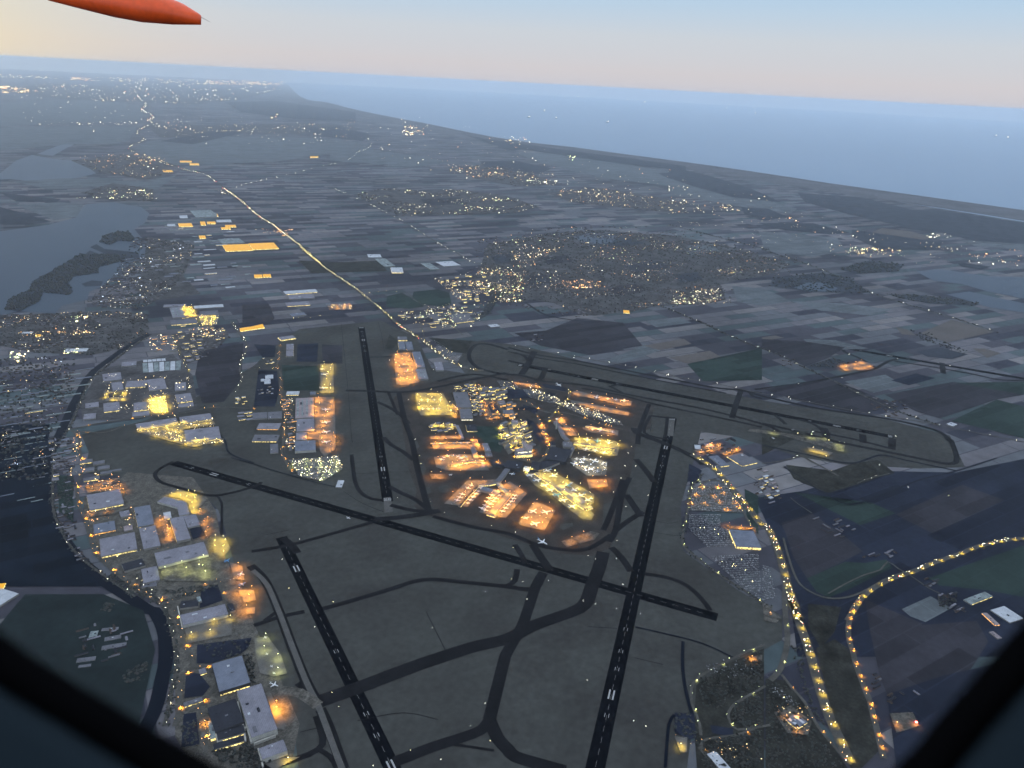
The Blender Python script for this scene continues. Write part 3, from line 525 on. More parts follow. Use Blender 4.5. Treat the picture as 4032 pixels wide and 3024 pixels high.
    for i, s in enumerate(('b 850,845 1100,885 1500,940 1900,992 2212,1035 2212,1065 1800,1020 1400,962 1000,900', 'b 1040,900 1150,890 1230,920 1150,940 1050,925', 'b 930,1005 1150,1000 1380,1050 1300,1085 1100,1060 960,1040', 'b 2040,1080 2212,1070 2212,1130 2100,1110',
              'c 0,1040 200,1080 500,1170 700,1260 400,1230 150,1160 0,1110', 'c 800,1200 1200,1230 1600,1330 1700,1440 1500,1420 1100,1330 850,1260', 'c 1300,1300 1700,1310 2212,1390 2212,1520 1900,1500 1700,1450 1450,1420', 'c 1140,1430 1700,1510 1680,1560 1300,1545 1150,1480', 'c 450,1290 620,1300 740,1350 600,1375 470,1330', 'c 560,1390 900,1390 1130,1450 1000,1460 700,1430',
              'a 1400,640 1700,630 2000,670 2212,700 2212,760 1800,740 1500,700', 'a 1850,800 2100,790 2300,835 2260,880 1980,850', 'a 1000,880 1400,800 1500,830 1200,900', 'g 100,200 500,160 760,210 900,330 700,330 400,320 60,270', 'g 640,130 900,60 1200,90 1150,150 800,170', 'g 1050,340 1350,350 1850,410 1800,440 1400,420 1150,370', 'g 1640,70 1800,90 1930,110 1850,135 1680,110', 'g 1750,240 1900,240 2100,330 1950,330', 'e 2020,300 2120,280 2190,330 2100,440 2060,520 1960,570 2020,440 2080,370',
              'a 0,1200 250,1230 380,1240 350,1260 100,1255', 'a 0,1290 150,1330 320,1380 180,1400 0,1400', 'a 230,1190 320,1180 330,1195 260,1205', 'e 970,440 1080,470 1060,500 960,490', 'g 1300,825 1500,790 1740,850 1600,890 1400,870', 'g 370,950 600,880 740,920 640,960 430,985')): A('woodland', s, 'wood', 1.9, cell=1200)
    # single fields and dark yards around the airport
    F = [('n 1640,940 1900,760 2230,620 2230,1000 2230,1700 1650,1700 1620,1300', 'scrub'), ('o -40,880 130,900 330,1150 700,1700 -40,1700', 'scrub'), ('k -60,560 350,500 900,330 1640,345 2212,230 2400,1900 300,1900 200,1100', 'navy'), ('f 1200,590 1500,555 1600,600 1290,640', 'pale'), ('f 1180,800 1530,740 1600,785 1320,840', 'tan'), ('f 1400,905 1760,845 1860,900 1560,955', 'tan'), ('f 850,930 1200,790 1330,840 1000,950', 'pale'), ('g 0,705 110,690 190,710 0,735', 'tan'), ('g 1340,670 1600,555 1960,660 1560,750', 'tan'), ('g 1130,620 1230,640 1300,690 1180,680', 'tan'), ('g 1780,800 1880,800 2020,840 1900,880', 'tan'),
         ('g 350,720 620,730 900,800 690,810 400,780', 'pale'), ('g 1090,1070 1300,1010 1460,1050 1240,1110', 'navy'), ('g 700,1080 1040,1020 1200,1110 940,1175', 'pale'), ('g 1040,1190 1620,1080 2212,1190 1980,1230 1500,1390 1300,1330', 'plough'), ('g 1620,1090 2212,1080 2212,1190', 'green'), ('g 1600,1410 1980,1230 2212,1290 2212,1560 1900,1480', 'green'),
         ('k 270,510 830,790 1130,690 920,600 700,640 400,560', 'green'), ('k 1130,690 830,800 900,880 1230,740', 'navy'), ('k 950,600 1290,450 1550,540 1130,690', 'navy'), ('k 1130,700 1690,450 2050,580 1440,860 1240,760', 'plough'), ('k 80,650 280,600 420,690 160,760', 'navy'), ('k 160,770 420,690 720,900 850,1010 680,1100 380,1240 260,1050 200,860', 'plough'), ('k 380,1240 700,1100 870,1110 1050,1080 1100,1150 720,1340 560,1400 460,1350', 'green'), ('k 1230,1010 850,900 1440,870 1900,700 2212,800 2212,880 1900,950 1380,1140', 'navy'),
         ('k 1400,1240 2212,960 2212,1400 1900,1340 1500,1300', 'green'), ('k 1180,1500 1420,1390 1600,1490 1380,1610 1250,1560', 'pale'), ('k 900,1420 1180,1300 1420,1390 1180,1500', 'navy'), ('k 860,1420 900,1430 1350,1620 1350,1800 1000,1800', 'plough'), ('o 830,220 1280,420 1800,380 1900,560 1750,800 1300,950 1020,1020 960,880 860,420', 'plough'), ('o 1020,1020 1500,860 2212,700 2212,1659 1100,1659', 'navy'),
         ('k 180,290 480,320 560,520 330,430', 'plough'), ('k 0,0 400,0 0,200', 'scrub'), ('k 200,280 600,330 760,270 980,240 1120,350 560,520 270,400', 'scrub'), ('o 330,230 620,260 560,480 440,620 330,420', 'scrub'), ('o 400,620 560,540 680,620 900,1230 960,1500 800,1659 700,1659 560,1250', 'scrub'),
         ('f 50,690 330,670 600,560 1000,600 1170,800 700,880 280,800', 'plough'), ('f 1560,960 2212,820 2212,1100 1700,1110', 'green'), ('g 0,720 350,740 700,790 560,880 370,950 200,880 0,800', 'plough'), ('g 0,1140 590,1060 940,1200 1160,1290 800,1350 300,1240', 'plough'), ('e 1390,330 1600,310 1700,340 1720,440 1640,460 1460,440 1380,380', 'green'), ('e 1160,370 1290,340 1480,460 1350,480 1150,460', 'green'),
         ('e 240,970 560,980 570,1190 260,1190', 'green'), ('e 380,790 560,780 550,940 370,940', 'navy'), ('e 0,790 190,800 180,900 70,900', 'navy'), ('e 40,1010 200,1020 220,1200 180,1330 0,1330', 'navy'), ('d 1740,850 2120,780 2100,1100 1950,1290 1760,1300 1700,1050', 'plough'), ('e 590,790 770,800 770,960 600,950', 'plough'), ('e -100,440 130,440 180,560 150,600 -100,600', 'plough'), ('e 390,60 740,75 1100,60 1160,150 500,170', 'scrub'), ('e 1180,700 1260,770 1200,840 1140,830', 'scrub'), ('e 1520,730 1900,760 1850,870 1700,850', 'scrub'),
         ('p 1070,880 1570,880 1690,1200 1640,1340 1480,1300 1300,1100 1180,1000', 'green'), ('p 1700,240 2212,250 2212,390 1780,390', 'navy'), ('p 1870,570 2140,520 2212,570 1950,620', 'navy'), ('q 0,500 260,590 230,690 0,540', 'navy'), ('q 370,310 480,295 600,320 520,385 390,370', 'navy'), ('q 60,740 180,800 300,950 380,1180 300,1170 180,1030 60,880', 'navy'), ('q 0,1360 180,1340 290,1350 250,1430 100,1460 0,1420', 'green'), ('q 330,135 740,215 740,290 360,200', 'navy'),
         ('h -100,-60 430,-60 420,700 650,1110 900,1350 -100,1350', 'ink'), ('h 220,1420 900,1420 1250,1560 1350,1900 1200,2600 200,2600 -100,1800', 'pale_dark'), ('h 1650,840 1740,830 1810,900 1680,940', 'navy'), ('v 500,950 1350,840 1290,1000 1180,1090 730,1240 490,1240', 'navy'), ('v 560,110 830,10 900,260 540,380', 'navy'), ('w 290,830 480,800 540,1300 250,1350', 'navy'), ('h 490,380 640,390 640,800 520,700', 'green'), ('w 330,190 540,200 700,400 590,540 300,580', 'navy'),
         ('j 1580,370 1680,330 1660,440 1590,480', 'navy'), ('j 1580,280 1690,340 1650,420 1560,440', 'navy'), ('n 1450,1180 1620,1190 1640,1400 1560,1420 1450,1350', 'navy'), ('n 1760,1290 1960,1320 1960,1390 1780,1360', 'navy'), ('j 2060,500 2180,560 2180,900 2080,760', 'green')]
    M['pale_dark'] = noisy('dark_meadow', (.014, .020, .021), .25, .004, .03)
    for i, (s, m) in enumerate(F): A({'navy': 'dark_field', 'ink': 'dark_meadow', 'plough': 'ploughed_field', 'green': 'green_field', 'pale': 'pale_field', 'tan': 'stubble_field', 'scrub': 'scrub_ground', 'pale_dark': 'meadow'}[m], s, m, 2.0+.02*i, cell=350)
    for s, w in (('d 1300,700 1180,760 1050,850 940,930 820,1020 740,1120 700,1200 640,1310 600,1400 540,1530 480,1659 h 440,200 425,400 420,600 440,720 480,830 560,950 700,1120 900,1300 1100,1430 1300,1560 l 1340,290 1390,370 1430,470 1445,620 1440,760 1410,900 1380,1050 1330,1200 1280,1300 1200,1500', 46),
                 ('i -200,230 0,285 200,350 380,400 580,455 760,492', 7), ('k 0,115 400,200 750,268 1000,200 1200,240 1640,332', 14), ('h 1870,-10 1960,80 2000,190 2212,275', 10), ('k 180,300 350,400 545,520 820,450 1100,345', 7), ('k 545,530 720,615 950,560 1330,410 1640,335 1980,225', 9), ('n 1525,560 1520,750 1540,950 1600,1190', 12), ('n 1450,1200 1400,1290 1370,1659', 10), ('n 1110,435 1400,500 1700,580 1960,700', 7), ('f 150,420 300,520 450,560 750,600', 24), ('k 120,600 270,700', 6), ('g 2000,20 1200,0', 8)): strip('canal', s, w*1.25, M['canal'], lift=3.2)
# ---------------------------------------------------------------- roads and their lamps
ROADS = {}
def build_roads():
    R = [  # key, path, width, lamp colour, spacing, power, lamp height, head width, label
     ('A', 'a 858,590 862,605 890,630 908,655 885,685 945,715 945,735 925,752 960,770 905,790 855,830 900,865 880,880 810,915 830,950 900,975 1000,1010 1130,1050 1230,1075 1290,1090 1390,1170', 34, 'y', 90, 0, 14, 9, 'far motorway winding to the horizon'),
     ('A', 'a 1390,1170 1500,1250 1600,1340 1700,1400 1790,1470 1900,1560 1990,1640 e 400,-50 480,10 640,140 860,290 1000,400 1100,480 1250,610', 40, 'y', 46, 22000, 14, 3.4, 'straight motorway through the polder'),
     ('A', 'e 1250,610 1350,680 1450,740 1560,830 1640,890 1740,950 1830,990 1900,1010 2000,1015', 40, 'y', 46, 22000, 14, 2.4, 'motorway bending beside the western runway'),
     ('B', 'j 1600,200 1700,260 1800,330 1950,500 2080,650 2150,740 2200,810 k 40,800 80,870 130,990 160,1080 200,1230 230,1350 265,1440 290,1520 320,1610 o 180,200 220,290 270,440 320,580 360,710 400,860 460,1060 520,1230 600,1400 700,1620', 44, 'y', 44, 75000, 18, 1.4, 'motorway running toward the cabin window'),
     ('C', 'k 2300,895 2212,905 2080,915 1950,940 1800,980 1650,1040 1500,1090 1400,1130 1260,1190 1100,1240 1000,1290 930,1330 880,1370 830,1420 780,1500 720,1600', 30, 'y', 44, 55000, 15, 1.4, 'curving motorway past the farms'),
     ('C', 'o 800,170 740,250 700,330 680,450 690,560 720,650 745,760 790,880 830,990 870,1090 900,1220 930,1330 950,1420 990,1580', 26, 'o', 42, 70000, 13, 1.8, 'orange lit slip road by the dark field'),
     ('D', 'j 1690,370 1650,430 1590,490 1575,600 1560,720 1530,850 1520,950 1545,1020 1620,1080 1750,1180 1870,1270 2000,1350 2110,1420 2212,1490 2300,1540', 14, 'g', 70, 9000, 10, 1.5, 'perimeter road of the long stay car park'),
     ('E', 'n 2240,590 2100,640 1900,740 1780,800 1680,860 1620,920 1595,980 1600,1100 1640,1200 1670,1290 1680,1380', 12, 'g', 48, 9000, 10, 1.5, 'looping lamplit service road'),
     ('E', 'n 2240,950 2100,1030 1980,1100 1920,1180 1930,1250 2000,1330 o 0,1290', 12, 'g', 60, 8000, 10, 1.4, 'inner loop road among the trees'),
     ('F', 'f 0,800 250,840 500,880 800,935 1100,990 1500,1078 1800,1130 2030,1180 g 0,1180 250,1225 500,1272 900,1350 1300,1412 1700,1490 2212,1590', 12, 'w', 150, 0, 10, 2.6, 'road along the western runway fence'),
     ('G', 'f 1200,420 1400,480 1560,550 1700,605 1900,700 2212,830 g 0,800 200,880 400,980 560,1050 700,1120 900,1220 1100,1310 1300,1385 1500,1450', 14, 'w', 190, 0, 9, 2.6, 'farm road crossing the open fields'),
     ('H', 'c 0,1400 400,1500 640,1560 g 0,-40 100,0 440,110 620,185 720,230 800,270 900,320 1100,390 1300,450 1500,510 1700,570 2000,665', 22, 'w', 170, 0, 10, 3.2, 'trunk road beyond the polder town'),
     ('I', 'b 0,1165 150,1230 300,1300 400,1350 520,1420 600,1470 700,1530 780,1570 900,1640 f 0,120 60,200', 20, 'w', 110, 0, 10, 3.4, 'road into the polder town'),
     ('J', 'a 1450,1170 1600,1130 1800,1085 1940,1050 2130,1010 b 90,1010 160,960 170,948 250,912 240,870 200,835', 18, 'w', 260, 0, 10, 6, 'road leading to the coastal villages'),
     ('K', 'd 150,685 400,690 640,692 900,700 1300,700 1600,705', 14, 'o', 90, 16000, 10, 2.4, 'village main street west of the canal'),
     ('L', 'd 620,1530 760,1500 850,1480 1180,1435 1400,1410 1620,1385 1850,1340 2212,1350', 16, 'o', 70, 22000, 11, 1.8, 'orange lit road between the cargo parks'),
     ('L', 'd 620,1545 900,1560 1080,1500', 14, 'o', 80, 16000, 11, 1.6, 'orange lit side road of the cargo parks'),
     ('M', 'd 640,1545 680,1600 h 700,60 690,130 700,200 720,300 705,400 670,480 690,640 740,760 780,900 830,1060 960,1190 1050,1270 1200,1370 1300,1440 1450,1500 l 1510,230 1540,340 1570,440 1600,560 1660,700 1680,780 1590,880 1570,1000 1560,1150 1520,1300', 18, 'o', 50, 60000, 11, 1.6, 'orange lit avenue of the eastern cargo area'),
     ('M', 'l 1680,780 1850,800 1900,900 1830,1020 1740,1130 1760,1300 1800,1450 1780,1560', 14, 'o', 50, 40000, 11, 1.5, 'orange lit street by the hangars'),
     ('M', 'h 1300,1440 1500,1470 1700,1400 1890,1290 l 1910,70 1960,180 2040,280', 14, 'o', 52, 20000, 11, 1.5, 'orange lit street behind the sheds'),
     ('N', 'l 1180,-10 1300,110 1400,230 1460,340 1500,470 1530,640 1540,760 1520,880 1490,1000 1470,1150 1430,1300', 16, 'w', 46, 4000, 9, 1.3, 'canal side road'),
     ('N', 'd 1290,720 1180,790 1060,880 940,970 830,1060 760,1150 700,1290 650,1420 590,1540 500,1659 h 470,150 460,400 460,640 500,790 600,980 740,1130 980,1310 1180,1440', 12, 'w', 120, 3000, 9, 1.5, 'long road on the canal bank'),
     ('O', 'x 560,300 545,420 540,620 500,760 510,860 590,960 590,1040 575,1250 y 590,-60 600,80 690,280 670,500 640,700 640,900 600,1100 640,1220 700,1330 780,1470 860,1570', 16, 'o', 45, 18000, 11, 1.8, 'street beside the southern cargo sheds'),
     ('P', 'd 2010,590 2080,690 2150,800 2110,920 2090,1010 2105,1100 2050,1220', 14, 'w', 60, 16000, 10, 2.6, 'jammed road through the empty plots'),
     ('Q', 'd 1640,460 1700,540 1760,660 1830,740', 16, 'y', 60, 20000, 10, 2.2, 'avenue of the flower auction halls'), ('Q', 'd 1500,700 1540,800 1570,880 1640,1020', 14, 'y', 60, 16000, 10, 2.0, 'avenue of the canal business park'),
     ('Q', 'e 260,575 400,560 550,545 680,535', 12, 'y', 60, 16000, 10, 2.2, 'yellow lit row north of the greenhouses'), ('R', 'e 930,365 1100,330 1320,340 1400,400 1500,460 1640,560 1740,640 1820,710', 12, 'y', 110, 9000, 10, 2.0, 'curving road round the dark fields'),
     ('R', 'e 1450,600 1470,680 1500,760 1560,800', 10, 'y', 50, 9000, 10, 1.8, 'short slip road'), ('R', 'e 0,1005 90,1000 200,1000', 10, 'y', 90, 6000, 10, 1.6, 'service road beside the yellow apron'), 
     ('S', 'p 1180,110 1200,220 1230,330 1290,430 1330,560 1370,680 1400,740', 22, 'o', 45, 60000, 11, 1.9, 'orange lit avenue into the terminal area'), ('S', 'p 1800,420 2000,430 2140,470 q 100,480 240,570 330,620 480,650', 20, 'o', 55, 40000, 12, 1.8, 'ramp in front of the terminal'),
     ('S', 'q 790,240 810,330 760,420 640,540 520,680 440,800', 22, 'y', 40, 48000, 12, 1.8, 'yellow lit approach road'), ('S', 'q 480,660 700,650 900,690 1100,760 1350,850 1560,900 1740,940', 16, 'o', 50, 52000, 12, 1.8, 'orange lit road along the northern pier'),
     ('S', 'q 230,650 300,850 380,1020 430,1180 440,1250 380,1400 300,1490 180,1520 0,1480 r 1830,0 2212,80', 20, 'o', 42, 56000, 12, 1.8, 'orange lit terminal forecourt road'), ('S', 'q 30,640 0,600 p 1900,600', 8, 'o', 60, 10000, 12, 1.8, 'terminal lane'),
     ('S', 's 260,250 450,170 640,110 800,110 900,140 1080,200 1180,260', 18, 'o', 40, 52000, 12, 1.6, 'orange lit road at the root of the yellow pier'), ('S', 'r 1830,225 2000,265 2212,290 s 60,260 240,255', 12, 'y', 36, 48000, 12, 1.6, 'yellow lit lane at the terminal edge'),
     ('S', 'q 60,170 300,215 500,240 740,290', 14, 'y', 70, 24000, 12, 1.6, 'yellow lit road west of the terminal'), ('S', 'q 600,310 480,400 330,370 340,290', 10, 'w', 50, 12000, 9, 1.3, 'loop round the dark pond'),
     ('T', 'k 180,900 220,1050 270,1200 320,1290 400,1350 500,1395 600,1412 700,1405 780,1385 900,1330 1000,1270 1120,1215 1250,1180 1400,1120', 12, None, 0, 0, 0, 0, ''), ('T', 'k 560,1370 700,1290 870,1210 1000,1170 1060,1100 1150,1160 1270,1230 1400,1320 1500,1370', 9, None, 0, 0, 0, 0, ''), ('T', 'k 0,270 100,260 200,240 320,210', 10, 'w', 60, 0, 9, 1.6, 'lamp row on the road north of the apron'), ('T', 'k 330,205 450,270 560,330 650,380', 16, 'y', 70, 9000, 9, .9, 'short yellow lit path'),
     ('T', 'k 800,440 900,400 1000,375 1080,355', 8, 'w', 60, 0, 9, 1.6, 'lamp row at the field corner'), ('T', 'k 240,560 300,610 420,690', 8, None, 0, 0, 0, 0, ''), ('T', 'j 1640,520 1700,450 1800,420 1900,470 2000,600 2080,760 2160,880', 14, 'g', 80, 7000, 10, 1.4, 'road round the car park'), ('T', 'n 2212,1290 2100,1340 1980,1380 1800,1400 1700,1430 1690,1500 1800,1600', 12, 'o', 60, 14000, 10, 1.4, 'winding orange lit lane among trees'),
     ('T', 'o 100,850 200,980 300,1090 390,1260 450,1350 560,1480 700,1640', 14, 'o', 60, 9000, 10, 1.4, 'lane beside the lit square building'), ('T', 'o 130,0 130,300 150,560 90,800 0,900', 26, 'g', 75, 12000, 10, 1.2, 'broad slip road'), ('T', 'n 1660,1480 1760,1600', 14, None, 0, 0, 0, 0, '')]
    cnt = {}
    for i, (key, s, w, c, sp, pw, h, hw, lab) in enumerate(R):
        d = math.hypot(*G(*T(s)[0])); o, P = strip('road', s, w, M['road'], lift=3.3+.02*i+(.0002*d if d > 12000 else 0), step=40 if d < 12000 else 400)
        ROADS.setdefault(key, []).append((P, w))
        if c and sp: n = lamp_row(P, c, sp, pw, h, w=hw*.62, every=2 if key in 'BC' else 4, label='street lamp along the '+lab, group='street lamps along the '+lab); cnt[lab] = n
    return cnt
# ---------------------------------------------------------------- houses, woods, far town lights
POLDER = math.radians(-38.5)
def rnd_in(P, n, rnd):
    x0, x1, y0, y1 = min(p[0] for p in P), max(p[0] for p in P), min(p[1] for p in P), max(p[1] for p in P); k = 0; g = 0
    while k < n and g < n*30+400:
        g += 1; p = (rnd.uniform(x0, x1), rnd.uniform(y0, y1))
        if inside(p, P): k += 1; yield p
HREQ = []
def houses(s, n, label, group, size=1.0, rz=POLDER, rows=True):
    rnd = random.Random(len(s)*7+n)
    for px, py in rnd_in(T(s), n, rnd):
        x, y = G(px, py); d = dcam(x, y); f = size*max(1, d/9000)
        if rows and mnoise.noise(Vector((x/650, y/650, 3))) < -.08+rnd.uniform(-.1, .1): continue
        if rows:  # snap to street rows
            c, q = math.cos(rz), math.sin(rz); u, v = x*c+y*q, -x*q+y*c; r = 42*f; v = round(v/r)*r+rnd.uniform(-3, 3); x, y = u*c-v*q, u*q+v*c
        HREQ.append((d, x, y, rz+rnd.choice((0, 0, 0, math.pi/2)), rnd.uniform(9, 34)*f, rnd.uniform(8, 11)*f, rnd.uniform(4, 7)*(1+(f-1)*.3), rnd.choice((0, 1, 1, 2, 3)), label, group))
def finish_houses(most=290):
    HREQ.sort(key=lambda r: r[0]); RO = [RC['tile_roof'], RC['dark_roof'], RC['grey_roof'], RC['pale_roof']]; pro = {}; far = MB()
    for i, (d, x, y, rz, w, dd, h, k, label, group) in enumerate(HREQ):
        if i < most:
            w = round(w/8)*8+4; key = (w, k)
            if key not in pro:
                e = empty('house', (0, 0, 0)); tag(e, '', 'house'); a = MB(); a.box(0, 0, -.5, 5.5, w, 9.5); a.build('wall', M['brick_wall'], e); b = MB(); n = 0
                b.gable(0, 0, 5.3, 5.55, 9, w+1, 10.5, 0, 0, 0); ro = b.build('roof', RO[k], e); c = MB(); c.box(w*.3, 1, 8, 10.2, 1.2, 1.2); c.build('chimney', M['brick_wall'], ro)
                pro[key] = Proto(e)
            pro[key].place(x, y, rz, label=label, group=group)
        else: z = ez(x, y)+(0.0005*d if d > 12000 else 0); far.gable(x, y, z-1, z+h, z+h*1.6, w, dd, rz, 4, k)
    tag(far.build('far_houses', RO+[M['brick_wall']]), kind='stuff')
def blob(mb, x, y, z, r, h, rnd, m=0):
    n = len(mb.v); k = 6; a0 = rnd.uniform(0, 6)
    for (f, zz) in ((.85, .25), (1, .55), (.55, .9)):
        for i in range(k): a = a0+i*math.pi/3+zz; q = r*f*rnd.uniform(.65, 1.2); mb.v.append((x+q*math.cos(a), y+q*math.sin(a), z+h*zz*rnd.uniform(.8, 1.15)))
    mb.v.append((x, y, z+h*rnd.uniform(.95, 1.2)))
    for i in range(k):
        j = (i+1) % k
        mb.f += [(n+i, n+j, n+k+j, n+k+i), (n+k+i, n+k+j, n+2*k+j, n+2*k+i), (n+2*k+i, n+2*k+j, n+3*k)]; mb.m += [m]*3
def woods(name, parts, label=None):
    mb = MB(); rnd = random.Random(len(parts))
    for s, n, r in parts:
        if isinstance(s, str): pts = [G(*p) for p in rnd_in(T(s), n, rnd)]
        else:
            L = length(s); pts = []
            for _ in range(n): p, d = along(s, rnd.uniform(0, L)); o = rnd.gauss(0, 1)*r*1.6; pts.append((p[0]-d[1]*o, p[1]+d[0]*o))
        for x, y in pts: f = max(1, dcam(x, y)/9000); R = r*f*rnd.uniform(.6, 1.4); blob(mb, x, y, ez(x, y)+(.0003*dcam(x, y) if f > 1.3 else 0), R, R*rnd.uniform(1.0, 1.5)/max(1, f*.6), rnd, rnd.randrange(3))
    return tag(mb.build(name, [M['leaf0'], M['leaf1'], M['leaf2']]), kind='stuff', label=label)
def lights(name, parts):
    """far lights of towns, one mass; parts: area, count, size factor, mix"""
    mb = MB(); rnd = random.Random(11); mats = ['tl_w', 'tl_y', 'tl_o', 'tl_g', 'tl_b']
    for s, n, f, mix in parts:
        P = T(s); cl = [c for c in rnd_in(P, max(2, n//9), rnd)]
        ex = (max(p[0] for p in P)-min(p[0] for p in P)); ey = (max(p[1] for p in P)-min(p[1] for p in P))
        for k in range(int(n*1.35)):
            if rnd.random() < .5:
                c = rnd.choice(cl); p = (c[0]+rnd.gauss(0, 1)*ex*.03, c[1]+rnd.gauss(0, 1)*ey*.035)
                if not inside(p, P): p = c
            else: p = next(rnd_in(P, 1, rnd))
            x, y = G(*p); d = dcam(x, y)
            if n > 250 and mnoise.noise(Vector((x/650, y/650, 3))) < -.02+rnd.uniform(-.15, .1): continue
            w = d*.00034*f*rnd.choice((.28, .34, .4, .5, .6, .75, 1.4)); z = ez(x, y)+(.0009*d if d > 9000 else rnd.uniform(6, 12))
            mb.box(x, y, z, z+w*.5, w*rnd.choice((1, 1, 2.2)), w, HEAD_R, mats.index('tl_'+rnd.choice(mix)))
    return tag(mb.build(name, [M[m] for m in mats]), kind='stuff')
HEAD_R = math.radians(90-HEAD)+math.pi/2
def tree_proto(seed):
    rnd = random.Random(seed); e = empty('tree', (0, 0, 0)); tag(e, '', 'tree'); t = MB(); t.prism([(.35*math.cos(a), .35*math.sin(a)) for a in (0, 1.57, 3.14, 4.71)], 0, 2)
    n = len(t.v); t.v += [(.35, 0, 2), (0, .35, 2), (-.35, 0, 2), (0, -.35, 2), (.12, 0, 7.5), (0, .12, 7.5), (-.12, 0, 7.5), (0, -.12, 7.5)]; t.f += [(n+i, n+(i+1) % 4, n+4+(i+1) % 4, n+4+i) for i in range(4)]; t.m += [0]*4
    for _ in range(4): a = rnd.uniform(0, 6.28); x, y = 2.6*math.cos(a), 2.6*math.sin(a); z = rnd.uniform(2.5, 4.5); n = len(t.v); t.v += [(.1, 0, z), (-.1, .1, z), (0, -.1, z), (x, y, z+3)]; t.f += [(n, n+1, n+3), (n+1, n+2, n+3), (n+2, n, n+3)]; t.m += [0]*3
    t.build('trunk', M['bark'], e); c = MB(); lob = [(rnd.gauss(0, 1.5), rnd.gauss(0, 1.5), rnd.uniform(4.5, 8), rnd.uniform(1.6, 2.6)) for _ in range(7)]
    for _ in range(150):
        lx, ly, lz, lr = rnd.choice(lob); v = Vector((rnd.gauss(0, 1), rnd.gauss(0, 1), rnd.gauss(0, .8))).normalized()*lr*rnd.uniform(.6, 1.05); q = Vector((rnd.gauss(0, 1), rnd.gauss(0, 1), rnd.gauss(0, 1))).normalized(); u = q.orthogonal().normalized()*rnd.uniform(.5, .95); w = q.cross(u)
        o = Vector((lx, ly, lz))+v; c.quad(o-u-w, o+u-w, o+u+w, o-u+w, rnd.randrange(3))
    c.build('crown', [M['leaf0'], M['leaf1'], M['leaf2']], e); return Proto(e)
